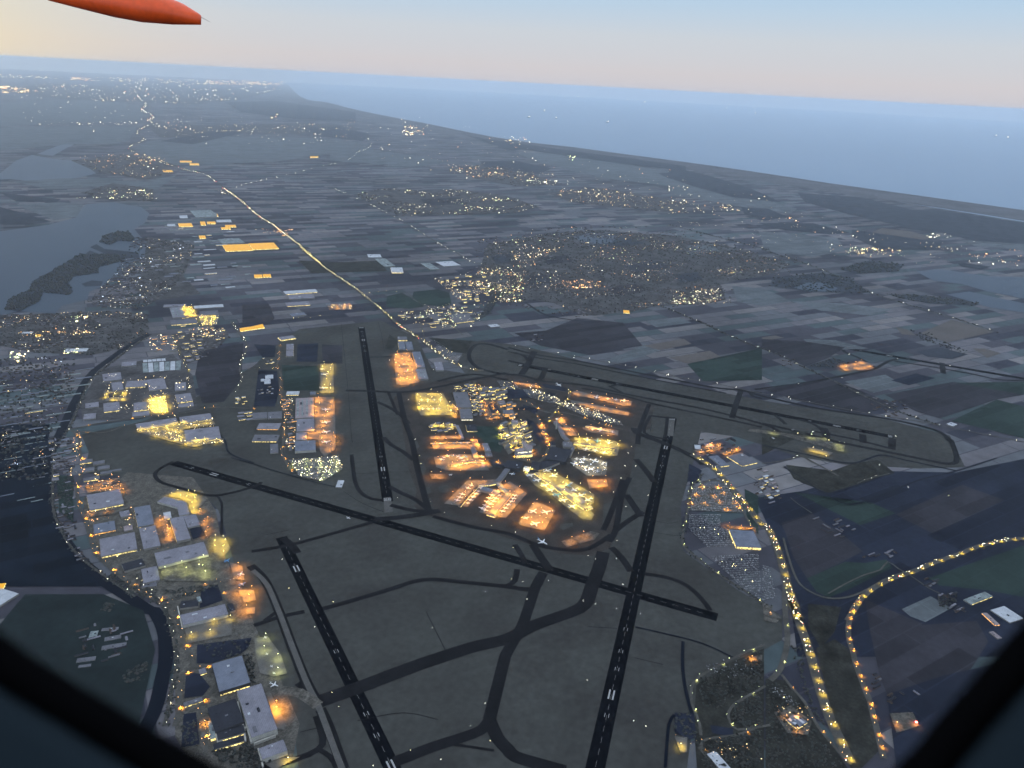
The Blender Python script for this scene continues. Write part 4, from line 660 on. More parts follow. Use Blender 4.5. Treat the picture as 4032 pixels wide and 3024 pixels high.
def build_mass():
    M['bark'] = mat('bark', (.03, .025, .02)); M['leaf0'] = mat('foliage_dark', (.013, .016, .015)); M['leaf1'] = mat('foliage', (.019, .022, .019)); M['leaf2'] = mat('foliage_brown', (.028, .024, .020))
    for k, c, s in (('w', (1, .90, .62), 9), ('y', (1, .74, .32), 7), ('o', (1, .48, .17), 5.5), ('g', (.85, 1, .50), 8), ('b', (.75, .85, 1), 9)): M['tl_'+k] = mat('town_light_'+{'w': 'white', 'y': 'yellow', 'o': 'orange', 'g': 'green', 'b': 'cool'}[k], (.05, .05, .05), .6, emit=c, es=s, sample=False)
    TOWN = 'f -180,-80 300,-170 800,-210 1500,-150 2100,-30 2212,20 g 250,100 100,165 0,190 f 2000,230 1850,270 1900,400 1700,440 1300,450 1100,500 750,540 620,520 400,430 200,400 130,420 -60,420 -200,330 -350,250 -250,150'
    LEFT1 = 'd 0,530 450,520 900,500 1280,520 1300,700 1050,830 800,880 300,860 0,800'; LEFT2 = 'd 1180,-150 1700,-80 1600,200 1400,400 1200,480 900,470 760,420 1000,180'; LEFT3 = 'd 0,900 650,900 640,1200 480,1500 380,1659 h 420,300 400,420 0,430'
    houses(TOWN, 6400, 'terraced house in the polder town beyond the fields', 'houses of the polder town', 1.05)
    houses('f -260,-120 400,-240 1200,-240 2100,-120 g 300,40 250,160 0,230 f 1950,280 1950,430 1300,470 620,560 0,450 -400,300', 1500, 'outlying house round the polder town', 'outlying houses of the polder town', 1.0)
    houses('b 150,1210 340,1170 560,1190 800,1180 1100,1220 1300,1290 1150,1325 700,1340 430,1345 200,1240', 900, 'house in the small far polder town', 'houses of the far polder town')
    houses(LEFT1, 1500, 'low house in the dark village between lake and canal', 'village houses between lake and canal', rz=math.radians(-36)); houses(LEFT2, 1300, 'house among the greenhouses by the lake', 'houses by the lake shore', rz=math.radians(-32)); houses(LEFT3, 420, 'low shed or house on the dark strips west of the canal', 'houses on the strips west of the canal', rz=math.radians(-36))
    houses('a 440,1000 800,960 1000,1020 1100,1080 900,1120 600,1070', 260, 'house in the far village by the motorway', 'far village houses'); houses('a 500,1200 700,1140 950,1180 960,1250 700,1250', 200, 'house in the village on the lake head', 'village houses at the lake head')
    houses('b 1350,1180 1700,1170 2212,1260 2212,1330 1800,1290 1500,1260', 400, 'house in the far town near the dunes', 'far town houses near the dunes'); houses('b 800,1040 1000,1010 1300,1100 1450,1150 1150,1160 900,1110', 300, 'house in the far bulb village', 'far village houses')
    houses('d 1500,700 1950,640 2000,720 1800,900 1620,960', 150, 'small building in the canal business park', 'small buildings of the canal business park'); houses('h 440,60 640,60 640,380 470,420', 60, 'house between canal and orange avenue', 'houses by the canal bank', rows=False, rz=math.radians(-36)); houses('h 470,480 640,400 660,900 760,1130 700,1130 520,850', 60, 'house in the dark trees by the canal bank', 'houses in the trees by the canal bank', rows=False, rz=math.radians(-36))
    for i, (s, n, lab) in enumerate((('k 400,680 640,740 800,830 700,900 520,850', 15, 'farm building on the lane end among dark fields'), ('k 830,1020 980,1040 1000,1080 850,1090', 4, 'pale farm shed west of the farm lane'), ('k 1030,990 1190,1020 1180,1070 1050,1060', 5, 'pale farm shed beside the farm lane bridge'), ('k 1370,1210 1550,1290 1500,1350 1380,1290', 6, 'farmhouse south of the curving motorway'), ('k 1480,1350 1640,1370 1640,1470 1560,1500 1480,1440', 8, 'house in the dark farmyard trees'), ('k 1640,1470 1750,1500 1740,1570 1640,1540', 6, 'farm shed beside the big greenhouse'),
          ('k -60,300 60,330 180,560 100,640 -60,520', 22, 'warehouse in the small estate near the motorway'), ('j 1680,60 1960,60 1980,180 1700,160', 12, 'small building north of the motorway bend'), ('g 900,1180 1000,1230 1200,1370 1060,1400 900,1280', 14, 'farm building on the field road'), ('g 140,890 300,890 260,960 140,940', 7, 'farm at the field road corner'), ('g 1040,1230 1250,1250 1230,1310 1050,1290', 9, 'lit farm by the runway road'), ('f 180,700 330,710 280,770 200,760', 10, 'isolated farm between town and runway'), ('l 650,420 1120,420 1110,640 800,790 650,700', 22, 'grey nursery shed in the dark meadow'),
          ('o 860,720 980,760 960,1000 880,980', 5, 'shed at the field edge beside the slip road'), ('o 1040,1020 1290,1000 1250,1100 1020,1110', 6, 'barn in the dark field corner'), ('j 1660,110 1800,90 1760,240 1640,200', 8, 'building beside the orange car park'))): houses(s, n, lab, lab.replace('building', 'buildings')+' cluster', size=1.5, rows=False)
    finish_houses()
    RD = lambda k: ROADS[k][0][0]
    woods('woodland', [('a 620,1510 640,1470 720,1445 800,1445 840,1480 820,1505 740,1500 680,1525', 160, 11), ('d 450,150 600,60 700,0 1100,5 1080,60 860,120 860,170 640,200 600,260 640,330 600,362 380,340 340,420 180,500 40,490 80,390 260,310 280,240', 1500, 9), (TOWN, 2600, 9), (LEFT1, 900, 8), (LEFT2, 600, 8), (LEFT3, 500, 9), ('f 0,200 200,200 120,300 40,330', 120, 9),
        ('e 2020,300 2120,280 2190,330 2100,440 2060,520 1960,570 2020,440 2080,370', 260, 10), ('g 640,130 900,60 1200,90 1150,150 800,170', 260, 10), ('g 100,200 500,160 760,210 900,330 700,330 400,320 60,270', 320, 10), ('g 1050,340 1350,350 1850,410 1800,440 1400,420 1150,370', 220, 10), ('g 1250,640 1420,670 1500,730 1750,830 1700,850 1350,730', 120, 8), ('g 380,950 600,880 740,920 640,960', 90, 8), (RD('G'), 420, 7), (RD('D'), 160, 5), (RD('N'), 300, 5), (ROADS['N'][1][0], 600, 5), (RD('H'), 240, 7),
        ('n 1450,1180 1620,1190 1640,1400 1560,1420 1450,1350', 60, 5), ('n 1660,900 2212,640 2212,960 1800,1150 1680,1100', 330, 4.5), ('n 1980,1100 2212,1000 2212,1300 2050,1320 1940,1230', 200, 4.5), ('n 1640,1440 2212,1330 2212,1659 1700,1659', 420, 4.5), ('o -40,900 130,940 300,1200 500,1480 650,1659 -40,1659', 420, 4.5), ('o 180,600 290,600 300,900 480,1300 380,1200 240,850', 90, 4.5), ('l 900,220 1000,230 960,300 880,290', 30, 6), ('l 1080,820 1290,740 1260,900 1080,930', 60, 6), ('k 1480,1350 1640,1370 1640,1500 1500,1500', 70, 5), ('h 490,380 640,390 640,800 520,700', 160, 5), ('h 900,1280 1000,1230 1480,1480 1330,1500', 160, 5), ('v 0,90 850,0 820,60 200,240', 120, 5), ('v 560,950 1380,850 1330,960 1240,1080 760,1210', 60, 5), ('w 1240,1250 1440,1380 1500,1659 1100,1659', 120, 5), ('w 720,1380 1100,1330 1100,1500 900,1600', 60, 5), ('v 1210,1100 1360,1080 1430,1540 1330,1540', 70, 4.5), ('w 250,1000 480,900 500,1320 300,1300', 60, 4.5)])
    TP = [tree_proto(s) for s in (1, 2, 3)]; rnd = random.Random(5)
    for s, n, lab in (('n 1660,900 2212,640 2212,960 1800,1150 1680,1100', 40, 'bare brown tree inside the looping service road'), ('n 1640,1440 2212,1330 2212,1659 1700,1659', 40, 'tree beside the winding orange lit lane'), ('w 720,1380 1440,1330 1500,1659 1100,1659', 35, 'tree south of the dark hangar complex'), ('o 0,1000 130,1060 300,1300 100,1500', 25, 'tree round the lit square building'), ('v 1210,1100 1360,1080 1430,1540 1330,1540', 14, 'tree east of the square hangar'), ('k 1480,1350 1640,1370 1640,1500 1500,1500', 14, 'tree in the farmyard by the curving motorway'), ('m -50,1560 120,1560 200,1659 -50,1659', 14, 'tree below the small hangar')):
        for p in rnd_in(T(s), n, rnd): rnd.choice(TP).place(*G(*p), rz=rnd.uniform(0, 6), label=lab, group=lab.replace('tree', 'trees', 1), sc=rnd.uniform(.8, 1.7))
    lights('town_lights', [('p 800,200 1200,150 1700,240 1870,500 1900,760 2212,1100 2212,1380 1800,1350 1640,1000 1400,800 1200,800 850,780', 300, 1.3, 'wwyo'), ('u 250,50 700,20 700,300 300,300', 30, 1.4, 'yo'), ('u 280,500 850,480 1200,600 1350,1000 1150,1030 450,1100', 60, 1.3, 'yoo'), ('d 900,1040 1680,1090 1660,1440 900,1400', 150, 1.3, 'yyw'), ('d 1180,1540 1850,1440 1950,1659 1600,1659', 120, 1.3, 'yyw'), ('y 640,-60 900,-60 900,1100 650,1100', 70, 1.3, 'yow'), ('i 300,250 740,215 775,330 600,440 390,390', 120, 1.6, 'gwy'), ('q 100,180 700,450 1300,620 1740,860 1700,900 1200,720 640,520 60,260', 150, 1.1, 'w'), ('s 820,40 1200,50 1470,100 1440,320 1100,330', 60, 1.4, 'wyb'), ('w 500,900 800,860 860,1250 560,1300', 30, 1.2, 'oy'), ('o 40,1100 320,1120 360,1350 60,1340', 30, 1.3, 'oy'), ('n 1450,1380 1660,1380 2212,1500 2212,1659 1900,1560 1560,1560', 50, 1.2, 'yoy'), ('d 640,1560 700,1560 700,1659 640,1659', 12, 1.4, 'o'), ('h 640,100 740,100 740,380 600,420', 40, 1.4, 'yoy'), ('f -260,-120 400,-240 1200,-240 2100,-120 g 300,40 250,160 0,230 f 1950,280 1950,430 1300,470 620,560 0,450 -400,300', 420, .9, 'wyo'), (TOWN, 1350, 1.0, 'wwyyoog'), ('f -230,120 100,100 160,300 140,420 -60,420 -200,330 -350,250', 420, 1.3, 'yyowg'), ('f 450,240 640,220 800,240 820,300 500,310', 120, 1.5, 'oooy'), ('f 1600,330 1850,300 1900,390 1700,440 1300,440', 150, 1.2, 'wgwy'), ('f -80,300 130,290 130,420 -80,420', 60, 1.3, 'ggyo'), ('f 100,200 0,0 150,-80 500,-60 300,60', 130, 1.2, 'yow'), ('e 1560,210 1800,180 2212,200 2212,420 1950,480 1800,420 1700,330', 500, 1.15, 'yywow'), ('e 1250,470 1700,430 2000,500 1950,640 1500,660 1300,580', 260, 1.2, 'wwyg'),
        ('b 150,1210 340,1170 560,1190 800,1180 1100,1220 1300,1290 1150,1325 700,1340 430,1345 200,1240', 420, 1.1, 'wwwyg'), ('b 700,1000 1400,1090 1500,1160 1000,1110 700,1080', 130, 1.2, 'yow'), ('b 1220,1120 1430,1130 1420,1150 1230,1145', 40, 1.5, 'gww'), ('b 450,780 620,780 620,840 450,850', 90, 1.4, 'yow'), ('b 0,700 700,740 1200,860 1400,960 2212,1100 2212,1350 1500,1200 700,1100 0,900', 420, .9, 'wwyo'), ('b 1350,1180 1700,1170 2212,1260 2212,1330 1800,1290 1500,1260', 200, 1.1, 'yyow'), ('b 1080,850 1240,850 1240,890 1080,880', 30, 1.6, 'oyw'), ('b 1480,960 1530,975 1520,1000 1480,1000', 12, 2.0, 'ygg'), ('b 830,1040 1100,1060 1120,1110 850,1110', 60, 1.3, 'ooy'),
        ('c 0,1040 500,1180 1200,1440 1900,1500 2212,1560 2212,1659 1200,1659 0,1400', 300, .9, 'wwyo'), ('c 0,1240 350,1270 500,1320 0,1330', 70, 1.3, 'yyow'), ('c 1050,1540 1450,1550 1500,1600 1100,1600', 80, 1.6, 'yygo'), ('c 1850,1560 2212,1600 2212,1659 1850,1640', 30, 1.6, 'oow'), ('c 1580,1460 1760,1460 1750,1490 1590,1480', 24, 1.4, 'ww'), ('c 540,1350 860,1340 860,1390 540,1380', 20, 1.3, 'oy'),
        ('a 0,470 300,480 800,490 1150,500 1800,515 1760,535 1100,530 600,510 0,490', 520, 1.5, 'yyow'), ('a 440,488 560,488 560,502 440,502', 60, 1.8, 'ooy'), ('a 1280,505 1750,510 1750,535 1300,530', 200, 1.8, 'oooy'), ('a 0,535 180,560 180,580 0,585', 80, 2.0, 'oyy'), ('a 0,560 300,520 700,540 1000,500 1700,520 1760,560 1500,620 1200,650 900,640 400,620', 700, 1.2, 'wwyo'), ('a 480,765 850,760 850,780 480,780', 46, .9, 'w'), ('a 900,740 1400,780 2212,760 2212,850 1500,830 1000,830', 260, 1.0, 'wyyo'), ('a 1680,700 1740,720 1720,760 1690,760', 10, 1.6, 'oy'), ('a 820,960 1020,980 1050,1020 900,1010', 44, 1.2, 'yoy'), ('a 480,980 800,960 1100,1080 850,1110 600,1070', 120, 1.0, 'wyoo'), ('a 460,1240 700,1170 940,1180 980,1240 700,1240', 110, 1.0, 'wwyg'), ('a 0,560 500,600 900,700 1700,700 2212,900 1200,900 0,760', 150, .8, 'ww'),
        ('a 1350,1180 1450,1210 1420,1230 1380,1220', 12, 1.2, 'ywg'), ('a 1580,1430 1760,1420 1740,1460 1600,1450', 30, 1.2, 'ooy'), ('a 1740,1430 1820,1430 1810,1470 1750,1470', 22, 1.4, 'oor'.replace('r', 'o')), (LEFT1, 420, .9, 'wwyyo'), (LEFT2, 330, .9, 'wwyb'), (LEFT3, 110, .9, 'wyob'), ('d 80,860 200,830 270,860 200,930 150,960 90,910', 34, 1.9, 'wwyg'), ('d 550,830 760,830 760,870 560,880', 30, 1.5, 'yg'), ('d 590,560 680,545 680,600 600,600', 14, 1.8, 'g'), ('d 690,545 770,540 760,570 690,570', 12, 1.8, 'y'), ('d 160,690 800,670 820,700 160,730', 60, 1.3, 'yyo'), ('d 1300,700 1560,700 1560,850 1300,850', 60, 1.2, 'wyo'), ('d 1640,650 1950,640 1980,740 1680,740', 60, 1.4, 'ywo')])
# ---------------------------------------------------------------- buildings one by one
def build_buildings():
    B = building
    for lab, s, h, rf, kw in [
        ('long pale warehouse topmost in the eastern cargo park, yellow lit front', 'u 285,315 700,235 755,415 325,505', 14, 'pale_roof', dict(lit=(2, 3))),
        ('small pale warehouse with an orange lit front beside the avenue', 'u 370,680 635,630 650,740 380,795', 11, 'blue_grey_roof', dict(lit=(2,), litm='win_o')),
        ('large pale warehouse with yellow loading bays above the dark shed', 'u 445,860 885,775 920,990 465,1070', 14, 'pale_roof', dict(lit=(2, 3))),
        ('grey blue warehouse north of its darker twin, yellow lit sides', 'u 875,470 1075,435 1130,665 925,715', 13, 'blue_grey_roof', dict(lit=(1, 3))),
        ('darker square warehouse south of its grey blue twin', 'u 935,725 1145,690 1205,940 1000,985', 12, 'pale_roof', {}),
        ('bent pale warehouse wrapped by the yellow lit yard', 'u 1165,395 1260,330 1530,395 1570,545 1440,570 1415,465', 14, 'pale_roof', dict(wall='pale_wall', bits=0)),
        ('tall pale hall beside the red and orange lorry yard', 'u 1330,610 1480,570 1590,850 1405,890', 15, 'pale_roof', dict(lit=(3,))),
        ('pale annex joined to the hall above the black yard', 'u 1484,570 1650,550 1700,690 1549,710', 13, 'pale_roof', {}),
        ('very long warehouse with three white wall lamps over a green yellow yard', 'u 1145,1035 1750,890 1800,1055 1165,1200', 18, 'pale_roof', dict(wall='pale_wall', bits=3)),
        ('dark office block with pale rim beside the long warehouse', 'u 720,1175 985,1095 1010,1190 760,1255', 14, 'dark_roof', {}),
        ('pale square warehouse below the dark office block', 'u 960,1235 1170,1195 1195,1375 1000,1400', 14, 'pale_roof', {}),
        ('small pale box building between two long warehouses', 'u 690,520 815,500 830,565 715,585', 12, 'pale_roof', {}),
        ('small pinkish shed between four warehouses', 'u 745,700 855,680 865,740 755,760', 8, 'pink_roof', {}),
        ('small white hut with a yellow base inside the bent warehouse', 'u 1240,530 1330,520 1345,600 1255,605', 9, 'white_roof', dict(lit=(2,))),
        ('low grey shed at the tip of the cargo park by the avenue', 'u 970,1400 1165,1385 1160,1440 990,1465', 7, 'grey_roof', {}),
        ('long slate roofed hall with pale wall and orange street before it', 'v 245,480 920,305 990,460 275,640', 20, 'pale_roof', dict(wall='pale_wall')),
        ('black shed at the end of the long slate roofed hall', 'v 957,310 1050,295 1095,395 1012,425', 12, 'dark_roof', {}),
        ('dark flat office with small lights behind the slate roofed hall', 'v 215,270 500,240 540,330 260,370', 12, 'dark_roof', {}),
        ('pale green glass annex beside the dark yard', 'v 485,200 545,190 570,260 520,275', 12, 'glass_roof', {}),
        ('square blue grey hangar with a lit slot in its roof', 'v 730,1250 1190,1100 1330,1540 840,1660', 26, 'blue_grey_roof', dict(wall='dark_wall', lit=(2,), lith=.25)),
        ('small pale gatehouse with a lit front near the square hangar', 'v 510,1320 630,1300 645,1370 550,1400', 9, 'pale_roof', dict(lit=(2,))),
        ('huge slate roofed hangar with pale south wall and orange lit east side', 'w 1110,460 1500,340 1740,1045 1350,1190', 30, 'pale_roof', dict(wall='pale_wall', bits=4)),
        ('dark roofed engineering block west of the huge hangar', 'w 640,700 1110,600 1225,960 790,1070', 22, 'dark_roof', dict(wall='dark_wall', bits=4)),
        ('low dark workshop with yellow lit front below the engineering block', 'w 790,1110 1215,990 1250,1100 830,1225', 16, 'dark_roof', dict(lit=(2, 3))),
        ('lowest dark workshop strip with scattered yellow lights', 'w 740,1285 1215,1150 1230,1230 765,1370', 13, 'dark_roof', dict(lit=(2,))),
        ('medium slate roofed hangar with three wall lamps, southernmost', 'w 1460,1340 1840,1225 1900,1370 1510,1540', 24, 'pale_roof', dict(wall='pale_wall')),
        ('narrow grey canteen building along the orange street', 'w 280,640 560,555 600,600 300,700', 9, 'grey_roof', dict(lit=(2,))),
        ('bright orange and yellow lit atrium at the west edge of the workshops', 'w 665,930 745,905 790,1180 710,1220', 12, 'glass_roof', dict(lit=(0, 1, 2, 3), lith=.8)),
        ('grey roofed shed upper of the two south of the lit office', 'x 705,300 865,295 865,425 705,430', 12, 'pale_roof', dict(lit=(1, 3))),
        ('grey roofed shed lower of the two south of the lit office', 'x 700,440 860,436 860,560 700,572', 12, 'pale_roof', dict(lit=(1, 3))),
        ('low office building lit bright yellow all round', 'x 540,150 860,110 900,170 570,220', 12, 'pale_roof', dict(lit=(0, 1, 2, 3), lith=.8)),
        ('white plot building north of its crossed twin', 'x 245,975 420,970 420,1050 245,1055', 10, 'white_roof', {}), ('white crossed building in the black plot', 'x 222,1060 360,1060 360,1160 225,1165', 10, 'white_roof', {}), ('small white wing west of the crossed building', 'x 148,1060 218,1060 220,1110 150,1115', 8, 'white_roof', {}),
        ('flat white office with yellow lit front below the green field', 'x 700,1330 990,1330 980,1400 720,1405', 9, 'white_roof', dict(lit=(2,))), ('small grey cube by the root of the yellow apron', 'x 1220,1340 1340,1335 1345,1400 1225,1400', 10, 'blue_grey_roof', {}),
        ('pinkish long cargo hall, northernmost along the orange apron', 'y 910,-70 1300,-80 1310,355 900,362', 16, 'pink_roof', dict(lit=(1,), sky=4)), ('cargo hall tinted orange, second along the orange apron', 'y 930,380 1310,380 1320,645 930,650', 16, 'pale_roof', dict(lit=(3,))), ('narrow grey cargo hall behind the orange lit loading court', 'y 915,682 1150,675 1150,838 915,842', 15, 'pale_roof', dict(lit=(1,))), ('blue roofed cargo hall, southernmost along the orange apron', 'y 890,862 1340,852 1345,1070 895,1075', 18, 'blue_grey_roof', dict(wall='pale_wall')),
        ('grey sheds upper left of the business row', 'y -20,232 285,250 285,375 -30,378', 9, 'grey_roof', {}), ('grey sheds upper right of the business row', 'y 300,230 610,220 600,365 310,368', 9, 'grey_roof', {}), ('warehouse with orange lit front in the business row', 'y 90,472 570,480 560,600 80,600', 9, 'pale_roof', dict(lit=(2, 0), litm='win_o')), ('two tone warehouse with yellow lit front in the business row', 'y 0,722 560,730 500,865 -30,868', 9, 'grey_roof', dict(lit=(2,))), ('small square shed at the foot of the business row', 'y 340,930 530,930 520,1120 365,1120', 9, 'grey_roof', {}),
        ('long logistics hall at the west tip of the floodlit wedge yard', 'd 1180,1480 1530,1425 1556,1472 1200,1530', 12, 'pale_roof', dict(lit=(2,))), ('long logistics hall at the east end of the floodlit wedge yard', 'd 1560,1425 1830,1382 1850,1440 1575,1470', 12, 'pale_roof', dict(lit=(2,))), ('broad logistics hall inside the floodlit wedge yard', 'd 1600,1538 1890,1500 1940,1605 1620,1640', 13, 'pale_roof', dict(lit=(2, 3))),
        ('striped auction shed with long ridges near the business park', 'd 1470,465 1590,460 1610,545 1510,555', 10, 'pale_roof', dict(sky=3)), ('long low auction hall beside the lit lorry court', 'd 1480,577 1710,562 1720,600 1490,617', 10, 'grey_roof', dict(lit=(2,))), ('thin pale hall north of the auction sheds', 'd 1420,442 1620,434 1620,455 1430,460', 9, 'pale_roof', {}), ('long thin white hall at the top of the auction park', 'd 1680,452 1945,436 1945,460 1700,474', 10, 'white_roof', {}), ('yellow windowed parking hall of the auction', 'd 1740,500 1900,490 1905,530 1745,540', 9, 'grey_roof', dict(lit=(2,))),
        ('long pale depot below the polder motorway', 'e 260,325 540,305 552,330 270,350', 10, 'white_roof', dict(lit=(2,))), ('second pale depot below the polder motorway', 'e 290,357 520,345 525,385 310,390', 10, 'pale_roof', {}), ('depot with glaring yellow yard lights', 'e 275,422 480,412 490,440 282,455', 10, 'pale_roof', dict(lit=(1, 2))), ('blue white low depot above the yellow lamp row', 'e 310,522 440,507 450,530 322,542', 9, 'blue_grey_roof', {}),
        ('large white roofed greenhouse furthest right of the polder sheds', 'e 1590,70 1720,60 1802,95 1650,110', 9, 'white_roof', {}), ('dim grey greenhouse beside the white roofed one', 'e 1460,85 1520,75 1620,130 1530,136', 8, 'glass_roof', {}), ('teal grey greenhouse block in the open polder', 'e 1055,42 1140,38 1235,105 1130,112', 8, 'glass_roof', {}), ('small factory with brilliant yellow front in the polder', 'e 1190,120 1290,115 1300,160 1200,164', 10, 'white_roof', dict(lit=(0, 2, 3), lith=.8)), ('strip of white glass above the teal greenhouse', 'e 985,5 1100,0 1110,28 1000,32', 8, 'white_roof', {}),
        ('office at the north end beside the motorway bend', 'e 1250,722 1330,718 1335,745 1255,750', 14, 'grey_roof', dict(lit=(2,))), ('left of two twin halls beside the motorway bend', 'e 1252,762 1310,760 1320,828 1265,832', 12, 'blue_grey_roof', dict(lit=(3,))), ('right of two twin halls beside the motorway bend', 'e 1318,764 1370,762 1390,828 1330,835', 12, 'blue_grey_roof', {}), ('long hangar along the orange western apron', 'e 1375,852 1450,850 1490,985 1420,990', 16, 'blue_grey_roof', dict(lit=(3,), litm='win_o')), ('striped hangar south of the long hangar on the western apron', 'e 1410,1002 1490,997 1520,1083 1430,1090', 16, 'pale_roof', dict(sky=4)), ('slanted office beside the jammed motorway', 'e 1562,942 1640,940 1650,1008 1590,1013', 14, 'pale_roof', {}),
        ('big dark grey hall west of the orange avenue', 'p 805,285 1065,280 1135,540 890,550', 18, 'grey_roof', dict(lit=(1,))), ('dark hall with a glaring white strip along its south wall', 'p 930,592 1120,560 1165,740 950,742', 18, 'grey_roof', dict(lit=(2,), litm='win_w', lith=.3)), ('low square car park deck framed in yellow light', 'p 1030,842 1220,840 1230,950 1060,955', 12, 'dark_roof', dict(lit=(2, 3), lith=.3)), ('pale glazed hall between pier and green triangle', 'p 1320,1180 1410,1165 1465,1300 1385,1320', 20, 'pale_roof', {}), ('grey bus station roof south of the pale glazed hall', 'p 1370,1345 1480,1330 1500,1390 1390,1400', 10, 'grey_roof', {}),
        ('office tower group with bright orange striped floors', 'p 1690,590 1870,590 1870,655 1700,662', 30, 'grey_roof', dict(lit=(2, 1), litm='win_o', lith=.8)), ('brown square block framed by an orange lit street', 'p 1410,480 1560,480 1640,640 1480,650', 16, 'dark_roof', dict(lit=(2,), litm='win_o')), ('blue roofed hall between the two near piers', 'r 1310,508 1650,588 1600,650 1322,568', 16, 'blue_grey_roof', {}), ('glass hall roof at the middle of the terminal', 'r 2060,150 2165,175 2155,205 2050,180', 26, 'white_roof', dict(lit=(0, 1, 2, 3), litm='win_w', lith=.8, bits=0)),
        ('broad dark roofed departure hall at the bend of the forecourt', 'q 500,1240 860,1280 740,1465 370,1465', 24, 'dark_roof', dict(wall='dark_wall')), ('grey wing north of the departure hall', 'q 700,1140 840,1150 880,1235 690,1230', 22, 'grey_roof', {}), ('narrow grey link beside the departure hall', 'q 860,1220 905,1225 830,1385 780,1385', 20, 'grey_roof', {}), ('small dark block at the head of the forecourt', 'q 460,1150 545,1135 560,1190 490,1210', 20, 'dark_roof', {}),
        ('dark roofed arrivals hall west of the forecourt bend', 'r 1350,30 1700,60 1720,150 1560,130', 22, 'dark_roof', dict(wall='dark_wall')), ('long dark central terminal hall', 'r 1720,50 2010,80 2010,210 1740,170', 24, 'dark_roof', dict(wall='dark_wall', lit=(0,))), ('dark eastern terminal hall next to the white glass roof', 's 140,60 330,100 240,235 130,225', 24, 'dark_roof', dict(wall='dark_wall')), ('dark low roof in front of the departure hall', 's 330,70 520,60 640,90 450,165 270,225 250,160', 18, 'dark_roof', dict(bits=0)),
        ('pinkish lit tower block with angled roof, tallest in the business centre', 'q -20,1120 60,1180 170,1230 90,1290 0,1200', 46, 'pink_roof', dict(wall='pale_wall', bits=0)), ('pink square tower at the top of the business centre', 'p 1840,770 1930,760 1940,800 1850,830', 40, 'pink_roof', dict(wall='pale_wall', lit=(1,))), ('white and violet lit hotel front at the foot of the business centre', 'p 1900,1270 2150,1240 2170,1300 1920,1330', 34, 'pink_roof', dict(lit=(2, 1), litm='win_w', lith=.8)), ('curved hotel edge in bright yellow light', 'p 1890,1350 2190,1320 2190,1370 1900,1385', 22, 'pale_roof', dict(lit=(2,), lith=.8)),
        ('tall parking hall with two glowing roof strips right of the long stay car park', 'j 1932,857 2130,855 2210,1005 1990,1008', 16, 'blue_grey_roof', dict(lit=(2, 3), lith=.8)), ('low walled compound framed in yellow lamps', 'j 1900,215 2040,180 2175,265 2050,300', 6, 'grey_roof', dict(lit=(0, 1, 2, 3), lith=.7)), ('dim blue hall west of the walled compound', 'j 1740,212 1830,207 1925,290 1860,300', 9, 'blue_grey_roof', dict(lit=(2,))), ('pale little hall by the orange car park', 'j 1625,115 1675,115 1680,150 1630,150', 9, 'white_roof', {}), ('round pale tank like hall by the runway end', 'j 1715,105 1760,95 1795,125 1740,145', 9, 'pale_roof', {}),
        ('large pale green nursery with dark ridges far by the window edge', 'k 1700,1420 1880,1345 1950,1390 1770,1452', 8, 'glass_roof', dict(lit=(2,))), ('largest blue white greenhouse at the edge of the cabin window', 'k 1945,1508 2030,1465 2190,1560 2110,1625', 8, 'white_roof', {}), ('orange lit shed strip beside the largest greenhouse', 'k 1860,1530 1895,1525 2000,1620 1975,1640', 7, 'pink_roof', dict(lit=(2, 3), litm='win_o', lith=.8)), ('small grey shed strip below the orange lit one', 'k 1920,1690 1950,1680 2020,1735 1995,1750', 7, 'pink_roof', {}),
        ('square petrol station hall glowing orange round its edges', 'o 135,1225 230,1185 320,1255 235,1330', 9, 'blue_grey_roof', dict(lit=(0, 1, 2, 3), lith=.8, sky=2, skym='white_roof')), ('mottled white canopy strip at the bottom among trees', 'n 1740,1530 1800,1515 1950,1655 1860,1700', 8, 'white_roof', dict(bits=0)),
        ('pale long nursery shed in the dark meadow', 'l 880,595 1095,565 1105,590 890,630', 6, 'grey_roof', {}), ('second nursery shed in the dark meadow', 'l 920,515 1050,500 1060,520 900,560', 6, 'grey_roof', {}), ('upper nursery shed in the dark meadow', 'l 890,440 1030,430 1035,450 880,465', 6, 'grey_roof', {}), ('lower nursery shed in the dark meadow', 'l 670,705 830,685 835,715 665,740', 6, 'grey_roof', {}), ('lowest nursery shed in the dark meadow', 'l 680,765 790,750 795,770 685,785', 5, 'grey_roof', {}),
        ('greenish glass shed left of the nursery', 'l 790,470 860,460 840,520 770,520', 5, 'glass_roof', {}), ('cream flat roofed shed cut by the left picture edge', 'l -200,180 0,115 130,105 0,300', 10, 'white_roof', dict(bits=0)),
        ('white shed at the foot of the seed garden', 'i 705,475 745,420 775,425 770,490', 9, 'white_roof', {}), ('white shed by the town edge road', 'e 2040,618 2120,608 2140,630 2060,636', 8, 'white_roof', {}), ('white roofed farm hall beside the runway road', 'g 1570,1430 1590,1420 1655,1435 1600,1458', 8, 'white_roof', {}), ('grey long hall of the western business park', 'e 1690,530 1870,520 1900,570 1740,585', 9, 'grey_roof', dict(lit=(2,))), ('lower long hall of the western business park', 'e 1740,580 1900,560 1910,580 1750,600', 9, 'grey_roof', dict(lit=(2,))), ('dim grey hall in the middle of the western business park', 'e 1520,530 1580,525 1640,560 1570,570', 9, 'grey_roof', {})]:
        kw = dict(kw); kw.setdefault('bits', 2); nm = next((n for n, ws in (('greenhouse', ('greenhouse',)), ('hangar', ('hangar',)), ('terminal_hall', ('terminal', 'departure', 'arrivals')), ('office_block', ('office', 'tower', 'hotel')), ('warehouse', ('warehouse', 'cargo hall', 'depot', 'logistics')), ('shed', ('shed',))) if any(w in lab for w in ws)), 'hall')
